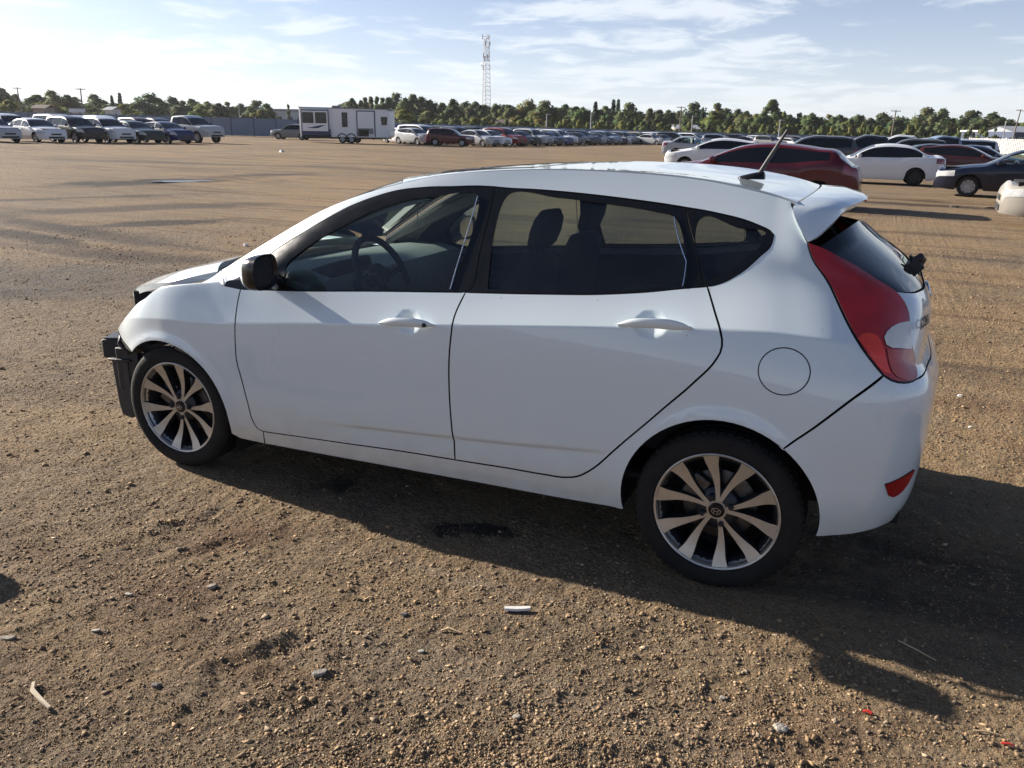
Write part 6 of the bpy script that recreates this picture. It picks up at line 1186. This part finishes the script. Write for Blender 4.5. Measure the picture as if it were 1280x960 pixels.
vo = N(nt, 'ShaderNodeTexVoronoi', Scale=46.); L(OB, vo.inputs['Vector']); vo2 = N(nt, 'ShaderNodeTexVoronoi', Scale=15.); L(OB, vo2.inputs['Vector'])
def add(a, b): m = N(nt, 'ShaderNodeMath', operation='ADD'); L(a, m.inputs[0]); L(b, m.inputs[1]); return m.outputs[0]
hh = add(add(mul(rng_(vo.outputs['Distance'], 0, .7, 1, 0), .35), mul(noise(130., 4, .7), .45)), add(mul(rng_(vo2.outputs['Distance'], 0, .7, 1, 0), mul(noise(3.), .6)), mul(noise(9., 6, .7), 1.6)))
bp = N(nt, 'ShaderNodeBump', Strength=1.0, Distance=.03); L(hh, bp.inputs['Height']); L(bp.outputs[0], B.inputs['Normal'])
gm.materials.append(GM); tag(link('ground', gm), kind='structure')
pd = []
for k_ in range(40): a_ = 2*pi*k_/40; r_ = 1+.22*sin(3*a_+.5)+.12*sin(5*a_); pd.append((.70*r_*cos(a_), .34*r_*sin(a_)))
x0, y0 = -15.8, 13.9; ca, sa = cos(R(52)), sin(R(52)); P = [(x0+a_*ca-b_*sa, y0+a_*sa+b_*ca) for a_, b_ in pd]; zz_ = max(float(gz(*p)+relief(np.array([p[0]]), np.array([p[1]]))[0]) for p in P)*.4+.6*float(gz(x0, y0))+.006
tag(link('puddle', mesh('puddle', [(px_, py_, zz_) for px_, py_ in P], [tuple(range(40))], mat('puddle_water', (.04,.036,.03), .22, spec=.4, noise=(3., .2, (.06,.05,.04)), bump=(6., .02)))), kind='structure')
# ---- loose stones: far too many to count, one object
nS = 120000; ang = YAW+pi/2+rng.uniform(-.72, .72, nS); rad = 1.7+12.5*rng.random(nS)**1.9; sx_ = CAM[0]+rad*np.cos(ang); sy_ = CAM[1]+rad*np.sin(ang)
cl = vnoise(sx_*1.3, sy_*1.3, 21)+.6*vnoise(sx_*4, sy_*4, 22); keep = rng.random(nS) < .35+.65*ss(-.5, .5, cl); und = (np.abs(sy_) < .9) & (sx_ > -1.7) & (sx_ < 2) & (rng.random(nS) < .6); keep &= ~und
wh = np.minimum(np.hypot(sx_-1.29, np.abs(sy_)-.75), np.hypot(sx_+1.27, np.abs(sy_)-.75)) > .30; keep &= wh; sx_, sy_, rad = sx_[keep], sy_[keep], rad[keep]; n = len(sx_)
size = np.clip(np.exp(rng.normal(-5.75, .46, n)), .0016, .0105)*(.85+.06*rad)
oct_ = np.array([(1,0,0),(-1,0,0),(0,1,0),(0,-1,0),(0,0,1),(0,0,-1)], float); tri = np.array([(0,2,4),(2,1,4),(1,3,4),(3,0,4),(2,0,5),(1,2,5),(3,1,5),(0,3,5)])
V = oct_[None]*(1+.45*rng.normal(size=(n, 6, 1)).clip(-1.2,1.2))+.22*rng.normal(size=(n, 6, 3)); V *= np.stack([1+.35*rng.random(n), .75+.3*rng.random(n), .42+.35*rng.random(n)], 1)[:, None]*size[:, None, None]
th = rng.uniform(0, 2*pi, n); cc, s_ = np.cos(th)[:, None], np.sin(th)[:, None]; V = np.stack([V[..., 0]*cc-V[..., 1]*s_, V[..., 0]*s_+V[..., 1]*cc, V[..., 2]], -1)
V += np.stack([sx_, sy_, gz(sx_, sy_)+relief(sx_, sy_)+size*.22], 1)[:, None]
pal = np.array([(.22,.17,.11),(.28,.225,.15),(.17,.13,.085),(.20,.18,.145),(.34,.285,.20),(.13,.105,.075),(.25,.175,.10),(.42,.37,.29)]); pc = pal[rng.choice(8, n, p=[.22,.2,.18,.14,.1,.07,.07,.02])]*(.8+.4*rng.random((n,1)))*np.array([1.27,1.08,.88])
sm_ = bpy.data.meshes.new('loose_stones'); sm_.vertices.add(n*6); sm_.vertices.foreach_set('co', V.astype(np.float32).ravel()); FF = (tri[None]+(np.arange(n)*6)[:, None, None]).reshape(-1, 3); sm_.loops.add(len(FF)*3); sm_.loops.foreach_set('vertex_index', FF.astype(np.int32).ravel()); sm_.polygons.add(len(FF)); sm_.polygons.foreach_set('loop_start', np.arange(0, len(FF)*3, 3, dtype=np.int32)); sm_.update(calc_edges=True)
ca_ = sm_.color_attributes.new('tint', 'FLOAT_COLOR', 'POINT'); ca_.data.foreach_set('color', np.concatenate([np.repeat(pc, 6, 0), np.ones((n*6, 1))], 1).astype(np.float32).ravel()); sm_.materials.append(mat('stone', (.25,.2,.15), .9, vcol='tint', noise=(150., .35, (.16,.13,.10)), bump=(300., .3)))
tag(link('loose_stones', sm_), 'scattered loose gravel stones lying over the brown yard', 'gravel', kind='stuff')
# finer grit between them, two facets and a point each
nG = 330000; ang = YAW+pi/2+rng.uniform(-.70, .70, nG); rad = 1.7+9.5*rng.random(nG)**1.7; x_ = CAM[0]+rad*np.cos(ang); y_ = CAM[1]+rad*np.sin(ang)
keep = (rng.random(nG) < .45+.55*ss(-.5, .5, vnoise(x_*2.1, y_*2.1, 31)+.5*vnoise(x_*.7, y_*.7, 32))) & ~((np.abs(y_) < .8) & (x_ > -1.6) & (x_ < 1.9)); x_, y_, rad = x_[keep], y_[keep], rad[keep]; n = len(x_)
size = np.clip(np.exp(rng.normal(-6.15, .35, n)), .0011, .005)*(.75+.10*rad)
tet = np.array([(1,0,-.3),(-.5,.87,-.3),(-.5,-.87,-.3),(.1,.05,.75)]); V = tet[None]*(1+.35*rng.normal(size=(n,4,1)).clip(-1,1))+.2*rng.normal(size=(n,4,3)); V *= size[:, None, None]
th = rng.uniform(0, 2*pi, n); cc, s_ = np.cos(th)[:, None], np.sin(th)[:, None]; V = np.stack([V[..., 0]*cc-V[..., 1]*s_, V[..., 0]*s_+V[..., 1]*cc, V[..., 2]], -1)+np.stack([x_, y_, gz(x_, y_)+relief(x_, y_)+size*.25], 1)[:, None]
tri = np.array([(0,1,3),(1,2,3),(2,0,3)]); FF = (tri[None]+(np.arange(n)*4)[:, None, None]).reshape(-1, 3); pc = pal[rng.choice(8, n, p=[.24,.2,.2,.1,.1,.06,.08,.02])]*(.75+.4*rng.random((n,1)))*np.array([1.34,1.10,.82])
s2_ = bpy.data.meshes.new('grit'); s2_.vertices.add(n*4); s2_.vertices.foreach_set('co', V.astype(np.float32).ravel()); s2_.loops.add(len(FF)*3); s2_.loops.foreach_set('vertex_index', FF.astype(np.int32).ravel()); s2_.polygons.add(len(FF)); s2_.polygons.foreach_set('loop_start', np.arange(0, len(FF)*3, 3, dtype=np.int32)); s2_.update(calc_edges=True)
ca_ = s2_.color_attributes.new('tint', 'FLOAT_COLOR', 'POINT'); ca_.data.foreach_set('color', np.concatenate([np.repeat(pc, 4, 0), np.ones((n*4, 1))], 1).astype(np.float32).ravel()); s2_.materials.append(MATS['stone'])
tag(link('grit', s2_), 'fine loose grit between the stones of the yard', 'grit', kind='stuff')
# ---- things lying on the gravel that can be told apart
def stone(x, y, lx, ly, lz, rz, col, label, seed):
    g = np.random.default_rng(seed); bm = bmesh.new(); bmesh.ops.create_icosphere(bm, subdivisions=2, radius=1)
    for v in bm.verts: v.co *= 1+.10*g.normal()
    for v in bm.verts: v.co = Vector((v.co.x*lx/2*(1.15 if v.co.y > 0 else .9), v.co.y*ly/2, max(-.4, min(.55, v.co.z))*lz))
    me = bpy.data.meshes.new('stone'); bm.to_mesh(me); bm.free(); me.materials.append(mat('flat_stone_%d' % seed, col, .85, noise=(40., .5, tuple(c*.7 for c in col)), bump=(120., .5)))
    o = link('flat_stone', me, loc=(x, y, float(relief(np.array([x]), np.array([y]))[0])+lz*.25), rot=(g.normal()*.08, g.normal()*.08, rz)); return tag(o, label, 'stone', 'larger flat stones on the gravel')
for i, a_ in enumerate([(.311,-1.856,.050,.026,.012,R(65),(.30,.27,.23),'tear shaped grey stone left of centre below the car shadow'),(1.623,-1.512,.040,.030,.012,R(15),(.40,.36,.30),'pale triangular stone near the tip of the mirror shadow'),(.377,-1.471,.024,.018,.012,R(20),(.12,.11,.105),'small dark stone below the beige straw'),(-.096,-2.104,.030,.02,.010,R(10),(.14,.12,.10),'dark stone in the lower left gravel'),(-.709,-2.125,.052,.022,.010,R(25),(.28,.24,.19),'long flat stone beside the dark left edge'),(-.491,-1.976,.032,.014,.007,R(20),(.33,.29,.23),'thin pale stone above the bleached straw'),(.53,-1.62,.022,.016,.010,R(40),(.36,.33,.28),'pale pebble below the white plastic strip'),(1.45,-1.45,.020,.017,.010,R(0),(.24,.22,.19),'grey pebble left of the pale triangular stone'),(-.35,-1.60,.034,.022,.012,R(45),(.33,.28,.22),'tan flat stone in the reddish soil'),(.93,-1.78,.022,.017,.009,R(30),(.36,.32,.27),'small pale stone at the lower middle edge'),(-.57,-1.77,.030,.016,.008,R(10),(.35,.31,.26),'thin grey flake beside the left wheel track')]): stone(*a_, 100+i)
def strip(pts, w, h, m, name, label, cat, zoff=.004):
    P = [Vector((x, y, float(relief(np.array([x]), np.array([y]))[0])+zoff+dz)) for x, y, dz in pts]; V = []; n = len(P)
    for i, p in enumerate(P):
        t = (P[min(i+1, n-1)]-P[max(i-1, 0)]).normalized(); s = Vector((-t.y, t.x, 0)).normalized()*w/2*(.55+.45*math.sin(pi*(i+.6)/(n+.2))); u = Vector((0,0,h)); V += [p-s, p+s, p+s*.8+u, p-s*.8+u]
    F = [(i*4+j, i*4+(j+1)%4, i*4+4+(j+1)%4, i*4+4+j) for i in range(n-1) for j in range(4)]+[(0,3,2,1), tuple((n-1)*4+j for j in range(4))]
    return tag(MB().add(V, F).build(name, m, None, 40), label, cat)
PLW = mat('white_plastic', (.70,.69,.66), .4, noise=(30., .4, (.5,.46,.40))); STRAW = mat('straw', (.46,.34,.20), .8, noise=(30., .4, (.30,.21,.12))); REDP = mat('red_plastic', (.40,.03,.02), .35, noise=(30., .3, (.25,.03,.02)))
strip([(.683,-1.312,.004),(.70,-1.304,.002),(.72,-1.297,.002),(.745,-1.286,.003),(.764,-1.276,.006)], .022, .008, PLW, 'plastic_strip', 'short white plastic strip lying below the car shadow', 'litter')
strip([(.535,-1.50,0),(.56,-1.487,.004),(.58,-1.487,.003),(.603,-1.488,0)], .008, .004, STRAW, 'straw', 'beige dry straw below and left of the white plastic strip', 'straw')
strip([(-.425,-2.248,.002),(-.40,-2.272,.004),(-.35,-2.288,.005),(-.29,-2.302,.002)], .013, .006, mat('bleached_straw', (.50,.42,.31), .8, noise=(30., .4, (.36,.29,.2))), 'straw', 'bleached curved straw in the lower left corner', 'straw')
strip([(1.832,-1.345,.0),(1.845,-1.343,.004),(1.856,-1.349,.002)], .012, .004, REDP, 'plastic_shard', 'small red plastic shard left of the mirror shadow tip', 'litter'); strip([(2.185,-1.318,0),(2.203,-1.318,.004),(2.218,-1.314,.0)], .010, .003, REDP, 'plastic_shard', 'small red plastic shard at the lower right edge', 'litter')
strip([(2.12,-1.29,0),(2.15,-1.285,.003),(2.185,-1.283,0)], .005, .003, STRAW, 'straw', 'thin pale straw right of the mirror shadow tip', 'straw')
strip([(1.93,-.93,0),(1.98,-.955,.004),(2.04,-.985,.0)], .005, .003, STRAW, 'straw', 'thin straw in the shade behind the rear bumper', 'straw')
strip([(-8.3,5.75,.0),(-7.9,5.9,.01),(-7.4,6.05,.0)], .05, .02, STRAW, 'branch', 'pale dry branch lying in front of the hood on the gravel', 'branch')
def scrap(x, y, sx, sy, sz, m, name, label, cat, rz=0):
    z = float(gz(x, y)+relief(np.array([x]), np.array([y]))[0]); V = []
    g = np.random.default_rng(int(abs(x*100))); pts = [(cos(a_)*sx/2*g.uniform(.6,1), sin(a_)*sy/2*g.uniform(.6,1)) for a_ in np.linspace(0, 2*pi, 9, endpoint=False)]
    V = [(a_, b_, 0) for a_, b_ in pts]+[(a_*.7, b_*.7, sz*g.uniform(.6,1)) for a_, b_ in pts]; F = [tuple(range(8,-1,-1)), tuple(range(9,18))]+[(i, (i+1)%9, 9+(i+1)%9, 9+i) for i in range(9)]
    o = MB().add(V, F).build(name, m, None, None); o.location = (x, y, z); o.rotation_euler = (0,0,rz); tag(o, label, cat)
scrap(3.55, 20.3, .30, .12, .04, PLASTIC, 'bumper_scrap', 'black scrap of plastic on the gravel below the navy sedan', 'scrap'); scrap(4.6, 20.6, .9, .12, .05, PLASTIC, 'trim_strip', 'long black trim strip lying below the navy sedan nose', 'scrap', .1)
scrap(2.346, 1.564, .03, .025, .012, PLW, 'paper_scrap', 'white paper scrap on the gravel right of the bumper corner', 'litter'); scrap(2.335, 2.149, .045, .03, .018, PLW, 'paper_scrap', 'larger white paper scrap beside the bumper edge', 'litter'); scrap(-6.09, 5.244, .10, .07, .03, PLW, 'paper_scrap', 'white paper scrap beyond the hood', 'litter'); scrap(-30., 36., .5, .3, .12, PLW, 'paper_scrap', 'white paper scrap before the silver pickup', 'litter')
bk = MB().lathe([(0,0),(.085,0),(.095,.03),(.108,.29),(.10,.325),(.07,.345),(0,.35)], 20, 'Z'); o_ = bk.build('shadow_blocker', PLASTIC, None, 40); o_.location = (-1.775, -1.895, -.01); tag(o_, 'added unseen bucket just outside the left edge, only its shadow falls into view', 'blocker')  # unseen object added only to cast the rounded shadow at the left
# ---- air: a thin morning haze between the camera and the far trees
HM_ = bpy.data.materials.new('haze_air'); HM_.use_nodes = True; nt = HM_.node_tree; nt.nodes.clear(); pv = N(nt, 'ShaderNodeVolumePrincipled'); pv.inputs['Color'].default_value = (.93,.95,1,1); pv.inputs['Density'].default_value = .00012; pv.inputs['Anisotropy'].default_value = .35
ho = N(nt, 'ShaderNodeOutputMaterial'); nt.links.new(pv.outputs[0], ho.inputs['Volume'])
zb0 = float(Z[(np.abs(X) < 780) & (np.abs(Y) < 780)].min())-1; hz = MB().box((0,0,(zb0+46)/2),(1500,1500,46-zb0)).build('haze', HM_); tag(hz, 'thin pale haze hanging over the whole yard', 'haze', kind='stuff')
